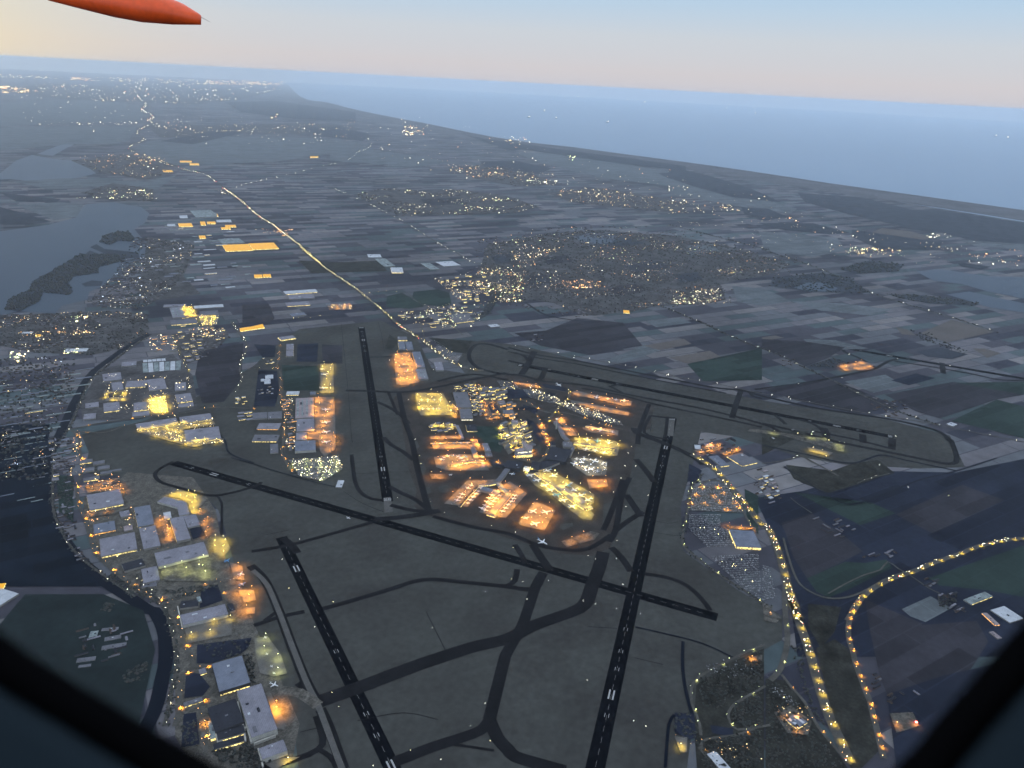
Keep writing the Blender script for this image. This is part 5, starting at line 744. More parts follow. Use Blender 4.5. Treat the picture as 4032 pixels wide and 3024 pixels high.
        B(nm, lab, nm.replace('_', ' '), s, h, rf, **kw)
    # extra storeys: pale rims round the roofs of the engineering block, canopies and lamps of the long warehouse
    for s, w, lab in (('w 745,850 780,1000 820,1250', 6, 'pale pipe bridge on the west side of the workshops'), ('w 820,1240 1040,1130 1270,1020', 10, 'pale covered walkway between the two dark workshops'), ('w 1120,450 1185,660 1270,1000 1340,1250', 5, 'pale eaves walk along the huge hangar'), ('w 1130,620 1180,850 1220,1010 1250,1230', 6, 'thin pale gangway beside the black gap'), ('w 1450,1350 1520,1620', 6, 'pale fence wall beside the southernmost hangar'), ('w 1380,1270 1720,1140', 5, 'lit kerb wall below the huge hangar'), ('v 195,340 270,680', 5, 'pale wall beside the orange street')):
        P = [G(px, py, 12) for px, py in T(s)]; m = MB(); x0, y0 = P[0]
        for a, b in zip(P, P[1:]):
            L = math.hypot(b[0]-a[0], b[1]-a[1]); m.box((a[0]+b[0])/2-x0, (a[1]+b[1])/2-y0, 0, 12, L, w, math.atan2(b[1]-a[1], b[0]-a[0]))
        tag(m.build('wall', M['pale_wall'], loc=(x0, y0, ez(x0, y0))), lab, 'wall')
    for k, (s, lab) in enumerate((('v 870,1300 905,1290 960,1560 925,1570', 'glowing yellow roof slot of the square hangar'),)):
        pass
    # piers
    for lab, s, w, h, rf, lit in [('long double pier with yellow lit apron running toward the runway', 's 230,262 560,500 900,760 1110,890', 34, 15, 'grey_roof', 'win_y'), ('pale roofed second spine of the double yellow pier', 's 600,490 840,630 1060,800', 46, 17, 'pale_roof', None), ('short cross head at the tip of the double pier', 's 1100,885 1190,855', 30, 14, 'pale_roof', 'win_y'), ('northern yellow pier of the airport, near side', 'q 880,1165 1300,1215 1600,1260', 26, 14, 'grey_roof', 'win_y'), ('thin yellow lit gangway south of the northern pier', 'q 1090,1240 1330,1280 1550,1330', 14, 10, 'grey_roof', 'win_y'),
            ('grey roofed middle pier among orange lit airliners', 'r 1790,640 1640,820 1480,990', 40, 15, 'grey_roof', 'win_o'), ('pale green neck of the middle pier', 'r 1600,440 1680,550 1790,645', 30, 15, 'glass_roof', None), ('pale bridge between the terminal and the middle pier', 'r 1760,200 1680,310 1590,420', 34, 16, 'grey_roof', None), ('thin brown pier with orange lit airliners on both sides', 'r 1235,515 1090,660 930,850', 14, 11, 'dark_roof', 'win_y'), ('yellow lit neck of the thin brown pier', 'r 1600,440 1450,470 1260,480', 18, 12, 'grey_roof', 'win_y'), ('bottom cross piece of the middle pier', 'r 1410,985 1560,1030', 16, 11, 'grey_roof', 'win_y'),
            ('western pier with radial stands', 'r 1350,60 1100,60 900,100 770,130', 26, 14, 'grey_roof', 'win_o'), ('westernmost pier edged by a saw tooth of airliners', 'p 420,1155 700,1145 1140,1135', 18, 12, 'dark_roof', 'win_o'), ('grey link hall at the root of the western pier', 'p 1130,1200 1180,1300 1220,1440', 34, 14, 'grey_roof', None), ('grey upper link hall beside the orange court', 'p 880,860 930,960 980,1090', 22, 12, 'pale_roof', None), ('long grey roofed pier on the northern side, curving to the departure hall', 'q 560,790 640,900 700,1040 780,1120', 34, 15, 'grey_roof', None), ('orange lit northern root building with parked lorries', 'r 1330,80 1340,180', 20, 10, 'pink_roof', 'win_o'), ('covered cargo strip along the far orange apron', 'q 1090,870 1200,890 1560,960', 22, 9, 'glass_roof', 'win_y')]:
        P = smooth([G(px, py, h) for px, py in T(s)], 60, False); L_ = offs(P, w/2); R_ = offs(P, -w/2); c = P[len(P)//2]; Q = L_+R_[::-1]
        e = empty('pier', (c[0], c[1], ez(*c))); tag(e, lab, 'airport pier'); m = MB(); q = [(p[0]-c[0], p[1]-c[1]) for p in Q]; n = len(P)
        def quads(mb, z, inset):
            for i in range(n-1):
                a, b, c2, d = [(p[0]-c[0], p[1]-c[1], z) for p in (L_[i], L_[i+1], R_[i+1], R_[i])]; mb.quad(d, c2, b, a)
        m.prism(q, -1, h, 0, top=False); m.build('wall', M['wall'], e); r = MB(); quads(r, h+.01, 0); ro = r.build('roof', RC[rf], e)
        for side in (L_, R_) if lit else ():
            g = MB()
            for i in range(n-1):
                a, b = side[i], side[i+1]; dx, dy = (b[1]-a[1]), -(b[0]-a[0]); Ln = math.hypot(dx, dy); k = .25/Ln*(-1 if side is L_ else 1); A = (a[0]-c[0]+dx*k, a[1]-c[1]+dy*k); Bq = (b[0]-c[0]+dx*k, b[1]-c[1]+dy*k)
                g.quad((*A, 3), (*Bq, 3), (*Bq, h*.8), (*A, h*.8)) if side is R_ else g.quad((*Bq, 3), (*A, 3), (*A, h*.8), (*Bq, h*.8))
            g.build('window_band', M[lit], e)
    # control tower
    x, y = G(2190, 1690); e = empty('control_tower', (x, y, ez(x, y))); tag(e, 'slim control tower with a lit ring cab between terminal and forecourt', 'control tower')
    circ = lambda r, k=10: [(r*math.cos(2*math.pi*i/k), r*math.sin(2*math.pi*i/k)) for i in range(k)]
    a = MB(); a.prism(circ(5), 0, 78); a.build('shaft', M['pale_wall'], e); a = MB(); a.prism(circ(10), 78.05, 83); a.build('gallery', M['pale_wall'], e); a = MB(); a.prism(circ(9), 83.05, 88); a.build('cab_window', M['win_w'], e); a = MB(); a.prism(circ(10), 88.05, 90); a.build('roof', RC['grey_roof'], e)
    # glowing greenhouses
    for lab, s, ok in [('big glowing yellow greenhouse left of the motorway', 'a 1382,1525 1545,1518 1570,1555 1410,1566', 1), ('right half of the big glowing greenhouse pair', 'a 1549,1517 1700,1508 1735,1545 1574,1555', 1), ('unlit grey greenhouse behind the glowing pair', 'a 1350,1490 1490,1482 1520,1510 1390,1518', 0), ('large grey greenhouse north of the small glowing one', 'a 1180,1312 1310,1307 1350,1335 1350,1348 1220,1355', 0), ('small glowing greenhouse at the corner of the grey one', 'a 1275,1334 1350,1330 1358,1344 1280,1348', 1), ('glowing greenhouse east of the lake head', 'a 1108,1392 1190,1388 1200,1408 1118,1412', 1), ('thin glowing greenhouse strip, left one', 'a 1245,1380 1275,1378 1280,1399 1252,1401', 1), ('thin glowing greenhouse strip, middle one', 'a 1288,1381 1338,1378 1342,1391 1292,1393', 1), ('pink tinted greenhouse east of the glowing strips', 'a 1345,1370 1435,1366 1440,1382 1350,1385', 2), ('orange striped greenhouse pair, upper one', 'a 1400,1402 1465,1399 1468,1411 1405,1414', 1), ('orange striped greenhouse pair, lower one', 'a 1375,1415 1430,1413 1435,1424 1380,1427', 1), ('lone square glowing greenhouse', 'a 1238,1467 1275,1465 1282,1482 1242,1484', 1),
            ('long glowing orange greenhouse near the southern sheds', 'x -312,-40 -80,-70 190,-130 230,-55 -40,-15 -300,25', 1), ('glowing pair of greenhouse bays by the polder road', 'e 0,182 70,178 75,205 5,207', 1), ('second glowing greenhouse bay by the polder road', 'e 78,178 145,175 150,200 82,203', 1), ('cream coloured greenhouse near the lake corner', 'a 1040,1396 1088,1394 1090,1408 1042,1410', 2), ('cream coloured greenhouse north of the glowing one', 'a 1115,1342 1165,1340 1168,1358 1120,1360', 2), ('glowing sheds at the far bend of the motorway', 'a 1120,1002 1190,1000 1190,1010 1125,1012', 1), ('second glowing shed at the far bend', 'a 1180,1018 1235,1016 1235,1026 1185,1028', 1), ('glowing shed in the far motorway village', 'a 1010,1058 1070,1060 1075,1072 1020,1070', 1), ('far glowing greenhouse speck', 'a 1928,974 1980,972 1980,980 1930,982', 1), ('glowing cottage greenhouse at the town edge', 'f 1005,490 1055,492 1058,512 1010,515', 1), ('orange glowing shed at the left picture edge', 'l -40,60 60,50 10,110 -60,115', 1),
            ('yellow glowing hall in the village street, left one', 'd 190,680 285,678 285,692 195,694', 2), ('yellow glowing hall in the village street, middle one', 'd 308,703 355,702 357,718 310,719', 1), ('dim cream sports hall in the dark village', 'd 570,828 760,822 765,848 560,855', 2)]:
        f = 1 if 'a ' not in s[:2] else 1; h = 7; P = rectify([G(px, py, h) for px, py in T(s)]); k = len(P)
        if sum(P[i][0]*P[(i+1) % k][1]-P[(i+1) % k][0]*P[i][1] for i in range(k)) < 0: P = P[::-1]
        cx, cy = sum(p[0] for p in P)/k, sum(p[1] for p in P)/k; d = dcam(cx, cy); Q = [(p[0]-cx, p[1]-cy) for p in P]; e = empty('greenhouse', (cx, cy, ez(cx, cy)+(.0003*d if d > 7000 else 3.4))); tag(e, lab, 'greenhouse')
        m = MB(); m.prism(Q, -6, h-2, 0, top=False); m.build('wall', [M['wall'], M['win_y'], M['wall']][ok], e); m = MB()
        if k == 4: # ridged roof
            nr = 6
            for i in range(nr):
                t0, t1 = i/nr, (i+1)/nr; lp = lambda A, Bz, t: (A[0]+(Bz[0]-A[0])*t, A[1]+(Bz[1]-A[1])*t); a0, b0, a1, b1 = lp(Q[0], Q[1], t0), lp(Q[3], Q[2], t0), lp(Q[0], Q[1], t1), lp(Q[3], Q[2], t1); am, bm_ = lp(a0, a1, .5), lp(b0, b1, .5)
                m.quad((*a0, h-2), (*am, h), (*bm_, h), (*b0, h-2)); m.quad((*am, h), (*a1, h-2), (*b1, h-2), (*bm_, h))
        else: m.prism(Q, h-2.5, h, 0)
        m.build('roof', [RC['glass_roof'], M['glass_lit'], RC['white_roof']][ok], e)
def zone(s, n, names, roofs, size, label, group, hh=(7, 12), lit=.4, litm='win_y', rz=POLDER, gap=1.25):
    """small buildings packed on the local grid"""
    rnd = random.Random(n*31+len(s)); P = T(s); done = []; k = 0; g = 0
    while k < n and g < n*25:
        g += 1; p = next(rnd_in(P, 1, rnd)); w, d = rnd.uniform(*size[:2]), rnd.uniform(*size[2:]); h = rnd.uniform(*hh); x, y = G(*p); R = math.hypot(w, d)/2
        if any((x-a)**2+(y-b)**2 < ((R+r)*.72*gap)**2 for a, b, r in done): continue
        done.append((x, y, R)); k += 1; c, q = math.cos(rz), math.sin(rz); W = [(x+c*a-q*b, y+q*a+c*b) for a, b in ((-w/2, -d/2), (w/2, -d/2), (w/2, d/2), (-w/2, d/2))]; nm = rnd.choice(names)
        building(nm, label, nm.replace('_', ' '), None, h, rnd.choice(roofs), 'wall', lit=rnd.choice(((2,), (0, 2), (1, 2), (0, 1, 2, 3))) if rnd.random() < lit else (), litm=litm, group=group, world=W, bits=0, lith=.42)
def build_zones():
    PR = ['pale_roof', 'grey_roof', 'pale_roof', 'blue_grey_roof', 'dark_roof']
    for s, lab in (('d 890,1045 1050,1030 1060,1090 900,1110', 'pale warehouse at the upper corner of the canal business park'), ('d 970,1120 1060,1112 1080,1180 980,1190', 'square warehouse left of the long arched one'), ('d 1085,1110 1270,1100 1285,1150 1110,1160', 'wide warehouse with a yellow lit lower edge'), ('d 1282,1092 1425,1080 1460,1170 1295,1190', 'big square warehouse in the middle of the business park'), ('d 1520,1122 1618,1120 1620,1185 1525,1190', 'warehouse east of the big square one'), ('d 1520,1222 1660,1212 1680,1280 1545,1290', 'warehouse with lit yard at the east rim of the park'), ('d 900,1297 1038,1290 1045,1362 905,1370', 'warehouse with a glaring yellow front, west of the lit car yard'), ('d 1165,1292 1278,1290 1280,1355 1165,1362', 'grey warehouse beside the brilliant lit car yard'), ('d 945,1212 1068,1202 1062,1240 950,1250', 'dark roofed works inside the yellow ring road'), ('d 1545,1305 1680,1292 1690,1320 1560,1335', 'low grey hall south east of the park'), ('d 1055,942 1185,932 1190,968 1065,978', 'pinkish shed north of the business park'), ('d 740,1300 860,1290 860,1330 745,1340', 'pale canal side warehouse'), ('d 730,1400 840,1380 830,1430 725,1440', 'grey canal side works hall'), ('d 1150,1380 1300,1365 1305,1400 1155,1415', 'thin hall beside the orange road')):
        building('warehouse', lab, 'warehouse', s, 10, 'pale_roof' if 'dark' not in lab else 'dark_roof', lit=(2, 3) if 'lit' in lab or 'yellow' in lab or 'glaring' in lab else (), bits=1)
    for i in range(7): building('greenhouse', 'ridged grey white greenhouse bay in the row near the business park', 'greenhouse', 'd %d,%d %d,%d %d,%d %d,%d' % (1240+i*49, 950-i*3, 1282+i*49, 948-i*3, 1290+i*47, 1030-i*4, 1248+i*47, 1032-i*4), 5, 'white_roof' if i % 2 else 'glass_roof', group='ridged greenhouse bays near the business park', bits=0)
    for i in range(5): building('greenhouse', 'small ridged greenhouse bay north of the larger row', 'greenhouse', 'd %d,%d %d,%d %d,%d %d,%d' % (1245+i*40, 922-i*3, 1280+i*40, 920-i*3, 1283+i*40, 940-i*3, 1248+i*40, 943-i*3), 5, 'white_roof', group='small ridged greenhouse bays', bits=0)
    zone('d 1250,120 1450,-60 1700,-60 1900,60 2212,40 2212,140 2000,330 1600,250 1400,350', 34, ['greenhouse'], ['glass_roof', 'white_roof', 'blue_grey_roof'], (60, 170, 30, 70), 'pale unlit greenhouse between the lake and the motorway', 'pale greenhouses near the lake', (5, 7), .06)
    zone('a 1020,1400 1250,1420 1500,1450 1330,1560 1100,1550', 24, ['greenhouse'], ['glass_roof', 'white_roof', 'blue_grey_roof'], (60, 170, 30, 70), 'pale greenhouse below the glowing ones by the lake', 'pale greenhouses below the glowing ones', (5, 7), .08)
    zone('d 420,1200 640,1000 760,1000 640,1350 420,1600 40,1650 0,1100', 30, ['greenhouse'], ['glass_roof', 'blue_grey_roof', 'glass_roof'], (80, 200, 12, 26), 'thin pale greenhouse on the dark strips by the canal', 'thin greenhouses on the dark strips', (5, 6), .05, rz=math.radians(-36))
    zone('h 440,40 640,20 650,380 470,460', 16, ['shed', 'warehouse'], PR, (22, 50, 16, 34), 'small building between canal and orange avenue', 'small buildings by the canal avenue', (6, 10), .4, rz=math.radians(-36))
    zone('h 740,250 880,250 1010,330 1000,430 760,430', 7, ['warehouse'], ['dark_roof', 'grey_roof'], (60, 110, 30, 50), 'dim grey hall beside the orange lit loading yard', 'dim halls by the orange yard', (8, 12), .1, rz=math.radians(-44))
    zone('d 1560,620 1700,640 1950,640 1980,740 1750,780 1560,740', 26, ['warehouse', 'office_block'], PR, (24, 60, 18, 34), 'small lit block in the village business strip', 'blocks of the village business strip', (7, 12), .7)
    zone('d 1300,700 1500,700 1540,850 1330,860', 12, ['office_block'], PR, (24, 60, 18, 34), 'small block west of the village business strip', 'blocks west of the business strip', (7, 12), .6, litm='win_o')
    zone('d 1580,760 1760,740 1800,830 1680,980 1600,880', 18, ['warehouse', 'office_block'], PR, (24, 60, 18, 40), 'business block above the empty plots', 'business blocks above the plots', (7, 12), .6)
    zone('d 1560,560 1650,480 1700,520 1720,560', 5, ['shed'], PR, (20, 40, 12, 24), 'small shed in the auction lorry court', 'sheds of the auction court', (6, 9), .9)
    zone('d 2040,1390 2212,1380 2212,1460 2060,1460', 6, ['warehouse'], PR, (30, 60, 18, 30), 'grey warehouse at the left of the business row', 'grey warehouses of the business row', (7, 9), .4)
    zone('e 1250,480 1700,430 2000,500 1950,560 1560,650 1300,580', 26, ['warehouse', 'office_block'], PR, (30, 80, 24, 44), 'lit works building of the western business park', 'works of the western business park', (7, 12), .75)
    zone('e 1560,210 1800,180 2180,180 2180,300 1950,480 1800,420 1700,330', 40, ['office_block'], PR, (24, 60, 18, 34), 'lit office block at the near end of the polder town', 'office blocks of the polder town', (14, 30), .8)
    zone('e 640,440 850,440 850,490 690,490', 10, ['shed'], ['pink_roof', 'tile_roof'], (24, 60, 14, 24), 'low shed in the red orange lit yard', 'sheds of the red orange yard', (5, 7), .9, litm='win_o')
    zone('p 1310,240 1700,230 1760,420 1350,430', 22, ['office_block'], PR, (26, 60, 16, 34), 'office block west of the business centre, many lit floors', 'office blocks west of the business centre', (14, 30), .8)
    zone('p 1640,480 1880,480 1900,760 1720,740', 8, ['office_block'], PR, (40, 70, 14, 26), 'office slab with lit floors above the business centre', 'office slabs above the business centre', (20, 34), .95, litm='win_o')
    zone('p 1640,860 2060,800 2212,1100 2212,1240 1820,1330 1660,1200', 22, ['office_block'], ['pale_roof', 'grey_roof', 'dark_roof', 'pink_roof'], (36, 90, 14, 30), 'crowded office slab of the airport business centre', 'office slabs of the business centre', (12, 26), .55, litm='win_y', rz=math.radians(-20))
    zone('p 400,830 840,840 850,980 440,960', 10, ['warehouse'], ['pale_roof', 'grey_roof'], (26, 46, 18, 30), 'small service building with yellow lights between two aprons', 'service buildings between the aprons', (8, 11), .9)
    zone('p 830,180 1180,150 1240,260 840,270', 10, ['office_block'], PR, (26, 50, 16, 30), 'small block north of the big dark grey hall', 'small blocks north of the grey hall', (10, 16), .8)
    zone('p 1140,300 1260,330 1340,700 1180,730', 18, ['office_block'], PR, (20, 44, 14, 26), 'small block between grey hall and orange avenue', 'small blocks beside the orange avenue', (9, 15), .7)
    zone('k -30,300 60,340 170,540 90,620 -60,520', 14, ['warehouse'], ['pink_roof', 'grey_roof', 'white_roof'], (24, 50, 16, 26), 'warehouse in the little estate near the motorway', 'warehouses of the little estate', (6, 9), .6)
    zone('k 200,-40 400,30 700,120 600,160', 4, ['shed'], ['grey_roof'], (14, 24, 10, 14), 'equipment hut by the de icing apron', 'equipment huts', (4, 6), .3)
    zone('y -400,-100 -200,-100 -180,60 -380,60', 6, ['office_block'], ['white_roof', 'dark_roof'], (18, 30, 10, 16), 'lit block in the black plot', 'lit blocks of the black plot', (8, 12), .9)
    zone('x 80,1240 420,1240 420,1440 80,1450', 10, ['shed'], ['white_roof', 'grey_roof'], (12, 26, 8, 12), 'small lit shed in the lower black plot', 'sheds of the lower black plot', (5, 8), .8)
    zone('x 200,610 450,600 460,730 210,740', 6, ['shed'], ['white_roof', 'grey_roof'], (12, 26, 8, 12), 'small lit shed in the upper black plot', 'sheds of the upper black plot', (5, 8), .8)
    zone('y 650,-60 880,-60 880,1080 700,1080', 22, ['office_block', 'shed'], PR, (16, 40, 12, 22), 'small building behind the cargo halls', 'small buildings behind the cargo halls', (7, 12), .6, litm='win_o')
    zone('u 400,20 660,10 680,180 420,180', 6, ['warehouse'], ['dark_roof', 'grey_roof'], (40, 70, 18, 28), 'dim hall at the top of the cargo park', 'dim halls at the top of the cargo park', (7, 9), .1, rz=math.radians(-44))
    zone('h 0,0 400,0 420,420 330,700 0,560', 16, ['greenhouse'], ['glass_roof', 'blue_grey_roof'], (60, 150, 8, 14), 'lone thin greenhouse on the black meadow by the canal', 'thin greenhouses on the black meadow', (4, 5), .05, rz=math.radians(-36))
    for s, lab in (('j 1690,60 1730,70 1740,110 1700,110', 'one'),): pass
# ---------------------------------------------------------------- aprons under floodlights
def build_aprons():
    AP = [('yellow apron of the southern cargo area', 'x 1440,740 1735,745 1740,1370 1450,1390', 'y', 62, 34000, 26), ('orange apron before the southern cargo halls', 'y 1320,-80 1745,-80 1770,330 1780,1050 1540,1230 1440,1100 1400,850 1170,830 1160,680 1330,650', 'o', 80, 70000, 28), ('orange western apron', 'e 1215,870 1350,860 1420,1000 1440,1120 1340,1150 1240,1140', 'o', 66, 75000, 26), ('yellow remote apron north west of the terminal', 'p 150,300 640,310 700,420 760,520 800,690 250,700 190,560 170,380', 'y', 70, 60000, 28),
          ('orange court of the westernmost pier', 'p 420,1060 900,1050 960,1100 420,1120', 'o', 60, 80000, 26), ('orange apron of the westernmost pier', 'p 430,1160 1080,1150 1100,1240 1150,1290 480,1290', 'o', 66, 90000, 26), ('orange apron of the radial stands', 'p 480,1420 800,1370 1150,1380 1330,1480 1450,1659 700,1659 520,1600', 'o', 78, 90000, 28), ('orange apron south of the western pier', 'r 760,130 1290,110 1300,180 1500,190 1400,210 900,230 680,240', 'o', 70, 80000, 26), ('orange corner beside the terminal neck', 'r 1340,90 1700,130 1690,200 1340,170', 'o', 60, 60000, 24),
          ('orange parallelogram apron of the thin brown pier', 'r 1060,420 1560,400 1600,470 1300,520 1300,640 1060,880 660,820', 'o', 72, 52000, 28), ('orange parallelogram apron of the middle pier', 'r 1480,660 1800,430 2100,640 1730,1075 1270,970', 'o', 70, 85000, 28), ('square orange remote apron', 's 190,780 350,830 560,940 370,1290 90,1230 -60,1190 -80,1160', 'o', 66, 75000, 28), ('yellow apron along the double pier', 's 60,250 250,270 560,290 880,460 1240,660 1230,800 1130,900 1240,1010 1180,1110 1030,1090 800,920 560,720 200,500 20,300', 'y', 70, 62000, 28), ('yellow apron of the northern pier', 'q 880,1080 1600,1140 1690,1200 1640,1400 1520,1410 950,1290', 'y', 64, 66000, 28),
          ('orange apron with the red lorries', 'q 700,860 840,900 950,1050 800,1060 700,960', 'o', 60, 60000, 26), ('orange stripes beside the approach road', 'q 590,730 700,740 760,850 660,870', 'o', 46, 70000, 20), ('far orange cargo apron', 'q 1030,900 1250,900 1660,960 1650,1050 1200,1000 1040,940', 'o', 72, 50000, 26), ('upper orange freight strip', 'q 830,290 940,270 1400,370 1900,450 1880,530 1740,530 1300,420 900,350', 'o', 74, 60000, 26), ('lower orange freight strip', 'q 820,430 1100,480 1500,560 1850,640 1840,700 1700,690 1300,610 840,480', 'o', 74, 62000, 26), ('orange strip beside the curved road', 'p 1850,110 2212,150 q 270,170 260,220 120,210 0,185 p 2212,215 1900,150', 'o', 70, 60000, 24), ('pale mixed apron full of aircraft', 's 820,20 1200,40 1470,90 1440,330 1100,330 900,180', 'w', 80, 16000, 26),
          ('yellow yard of the bent warehouse', 'u 1290,330 1400,250 1660,310 1780,380 1720,450 1650,490 1650,550 1590,550 1545,390 1300,325', 'y', 46, 30000, 16), ('yellow storage square beside the cargo park', 'u 1850,860 2010,850 2080,980 1990,1090 1880,1060', 'y', 44, 17000, 16), ('greenish yard below the long warehouse', 'u 1200,1250 1810,1070 1860,1180 1820,1400 1260,1390', 'g', 70, 13000, 20), ('red and orange lorry yard', 'u 1180,620 1290,610 1370,900 1290,950 1220,720', 'o', 44, 30000, 16), ('orange yard at the top of the cargo park', 'u 260,210 640,130 740,170 770,350 730,250 300,300', 'o', 46, 15000, 14), ('orange lane east of the cargo park', 'u 1640,500 1720,500 1850,700 1850,860 1780,850 1680,640', 'o', 52, 16000, 14), ('brown yard between warehouses', 'u 290,500 640,470 820,480 640,560 300,600', 'o', 60, 9000, 14),
          ('orange apron with the jet fighter tail', 'h 2000,1140 2110,1180 2130,1300 2040,1290', 'o', 52, 42000, 20), ('orange apron upper pool', 'v 1130,100 1380,100 1420,260 1230,300', 'o', 46, 60000, 20), ('orange apron lower pool', 'v 1250,380 1400,370 1400,470 1270,480', 'o', 36, 60000, 20), ('yellow green yard below the slate hall', 'v 290,690 1050,530 1040,800 380,930', 'y', 70, 9000, 14), ('dim light aircraft apron', 'v 1390,850 1600,830 1800,1100 1900,1400 1700,1450 1480,1400 1400,1100', 'g', 62, 9000, 18), ('orange apron beside the huge hangar', 'w 1560,500 1640,500 1870,960 1850,1080 1750,1060', 'o', 44, 95000, 24), ('orange street west of the workshops', 'w 520,920 660,920 720,1220 560,1260', 'o', 44, 20000, 12), ('yellow green yard below the southernmost hangar', 'w 1530,1600 1900,1500 2100,1500 1700,1700', 'y', 60, 14000, 14),
          ('floodlit wedge yard with containers', 'd 1190,1540 1560,1480 1850,1445 1880,1490 1600,1530 1620,1650 1950,1610 1950,1659 h 1880,100 1680,140 1200,10 d 1190,1550', 'y', 62, 22000, 18), ('brilliant lit car yard', 'd 1290,1270 1440,1240 1470,1380 1330,1395 1280,1330', 'y', 42, 60000, 16), ('ring yard of the business park', 'd 900,1200 1110,1190 1100,1280 920,1290', 'y', 60, 20000, 14), ('lit lorry court of the auction', 'd 1590,460 1670,460 1720,550 1600,550', 'y', 50, 40000, 14), ('striped lorry lot of the auction', 'd 1730,540 1910,535 1890,620 1760,630', 'y', 52, 26000, 14), ('floodlit coach park', 'i 300,250 740,215 775,330 600,440 390,390', 'g', 72, 7000, 14), ('yellow glow along the de icing strip', 'g -100,1480 0,1490 700,1620 690,1680 k 540,60 100,30 g -120,1500', 'g', 74, 20000, 24), ('lower yellow glow by the de icing strip', 'k 380,130 600,180 560,210 400,170', 'y', 60, 30000, 20),
          ('orange stand beside the third runway', 's 1110,400 1450,400 1480,520 1150,560', 'o', 70, 60000, 22), ('orange oval stand on the western side', 'r 400,300 680,310 640,400 440,390', 'o', 50, 42000, 22), ('pale bay with two orange pools', 's 660,1480 1180,1300 1330,1340 1240,1450 760,1580', 'o', 92, 30000, 22), ('orange car park by the runway end', 'j 1610,170 1700,150 1800,110 1860,100 1850,160 1700,200', 'o', 50, 22000, 14), ('orange rows of the long stay car park', 'j 1600,490 1900,470 1960,560 2040,660 2040,710 1590,690', 'o', 80, 20000, 10), ('orange compound car park', 'j 1840,190 1900,165 2020,140 2030,170 1880,210', 'o', 44, 26000, 14), ('orange strip above the parking hall', 'j 1890,820 2160,840 2160,855 1930,855', 'o', 50, 26000, 14), ('orange triangle lane by the motorway', 'k 0,1440 40,1470 160,1580 120,1620 20,1600', 'o', 60, 16000, 12), ('orange remote holding pads', 'g 630,945 800,925 830,900 960,940 850,985 700,990', 'o', 90, 50000, 20), ('orange glow by the tree lane', 'n 2100,700 2212,680 2212,740 2110,740', 'o', 50, 26000, 12), ('yellow works site at the bottom', 'n 1450,1390 1560,1400 1560,1530 1500,1530', 'y', 50, 12000, 12), ('orange forecourt of the petrol station', 'o 30,1180 180,1120 360,1260 330,1380 150,1360', 'o', 60, 7000, 12), ('red lit works site at the window edge', 'o 1040,1190 1240,1180 1300,1300 1100,1360', 'o', 60, 8000, 12), ('orange apron by the parallel runway', 'e 640,450 850,440 860,490 680,480', 'o', 60, 30000, 12), ('yellow court between the aprons', 'p 440,850 830,860 830,910 470,910', 'y', 50, 26000, 14), ('orange lane before the grey hall', 'p 750,440 840,440 900,600 880,760 800,740', 'o', 60, 26000, 14), ('mixed light of the business centre', 'p 1600,860 1760,900 1880,1330 1780,1380 1660,1200', 'y', 60, 50000, 14), ('orange heart of the business centre', 'p 1880,1300 2200,1270 2200,1390 1890,1400', 'o', 50, 40000, 14), ('brown street grid west of the business centre', 'p 1280,430 1700,420 1720,740 1400,780 1300,600', 'o', 66, 24000, 14), ('yellow parking north of the business centre', 'p 1240,180 1700,230 1700,420 1290,400', 'y', 70, 20000, 14), ('yellow streets of the business centre', 'p 1760,820 2060,800 2200,1080 2200,1240 1850,1320', 'y', 70, 24000, 22), ('orange court beside the green triangle', 'p 1090,1120 1240,1110 1290,1240 1260,1290 1150,1200', 'o', 50, 60000, 16), ('terminal forecourt glow', 'q 250,850 380,860 460,1150 400,1180 330,1050', 'o', 50, 40000, 14)]
    for lab, s, c, sp, pw, h in AP:
        big = pw >= 50000 or 'apron' in lab; area('apron', s, M['concrete'] if big or c == 'y' else M['yard'], 4.0+nxt()*.2)
        n0 = len(REQ); flood(s, c, sp*1.12, pw*(10.0 if h >= 24 else 14.0)*{'y': 1, 'o': .9, 'g': 1.2, 'w': 1.5}[c], h*(1.5 if h >= 24 else 1.9), 'floodlight mast on the '+lab, 'floodlight masts on the '+lab, w=1.3)
        if len(REQ) == n0:
            P = [G(*q) for q in T(s)]; lamp_at(sum(p[0] for p in P)/len(P), sum(p[1] for p in P)/len(P), 0, c, h, 1.3, pw, 'floodlight_mast', 'floodlight mast on the '+lab, 'floodlight masts on the '+lab)
    lamp_at(*G(*T('o 1268,1280')[0]), 0, 'r', 12, 7, 26000, 'floodlight_mast', 'big red lamp over the works site at the window edge', 'red lamp of the works site')
    # airfield: small white and yellow marker lights beside the taxiways, wind farm of single dots
    pts = 'm 305,95 i 385,1080 247,1113 730,1275 m 690,213 680,383 527,432 2017,125 1555,435 680,1005 738,1127 1885,1292 2058,1425 1365,1507 1037,1640 1628,1588 1610,1418 2013,1097 i 810,900 395,940 n 165,190 655,207 762,230 945,272 1157,318 1002,63 1460,540 690,898 1093,1250 1200,1297 350,27 130,38 30,15 j 265,1100 697,1078 762,1112 942,1107 952,948 1130,935 1222,553 1075,133 1045,187 1018,300 1112,300 985,405 920,525 937,550 918,635 1028,653 45,1010 65,875 i 1455,280 1515,515 1535,615 1495,432 1657,705 1790,742 2070,820 1405,65 1440,210 1250,573 e 1180,925 1345,1265 1420,1320 1565,1010 f 580,905 1380,1053 1530,1082 1690,1115 g 730,800 735,845 1140,885 1590,940 675,1040 310,1095 240,1225 k 300,15 565,70 695,95 280,170 545,205 990,285 1575,540 1235,470 430,0 1130,40'
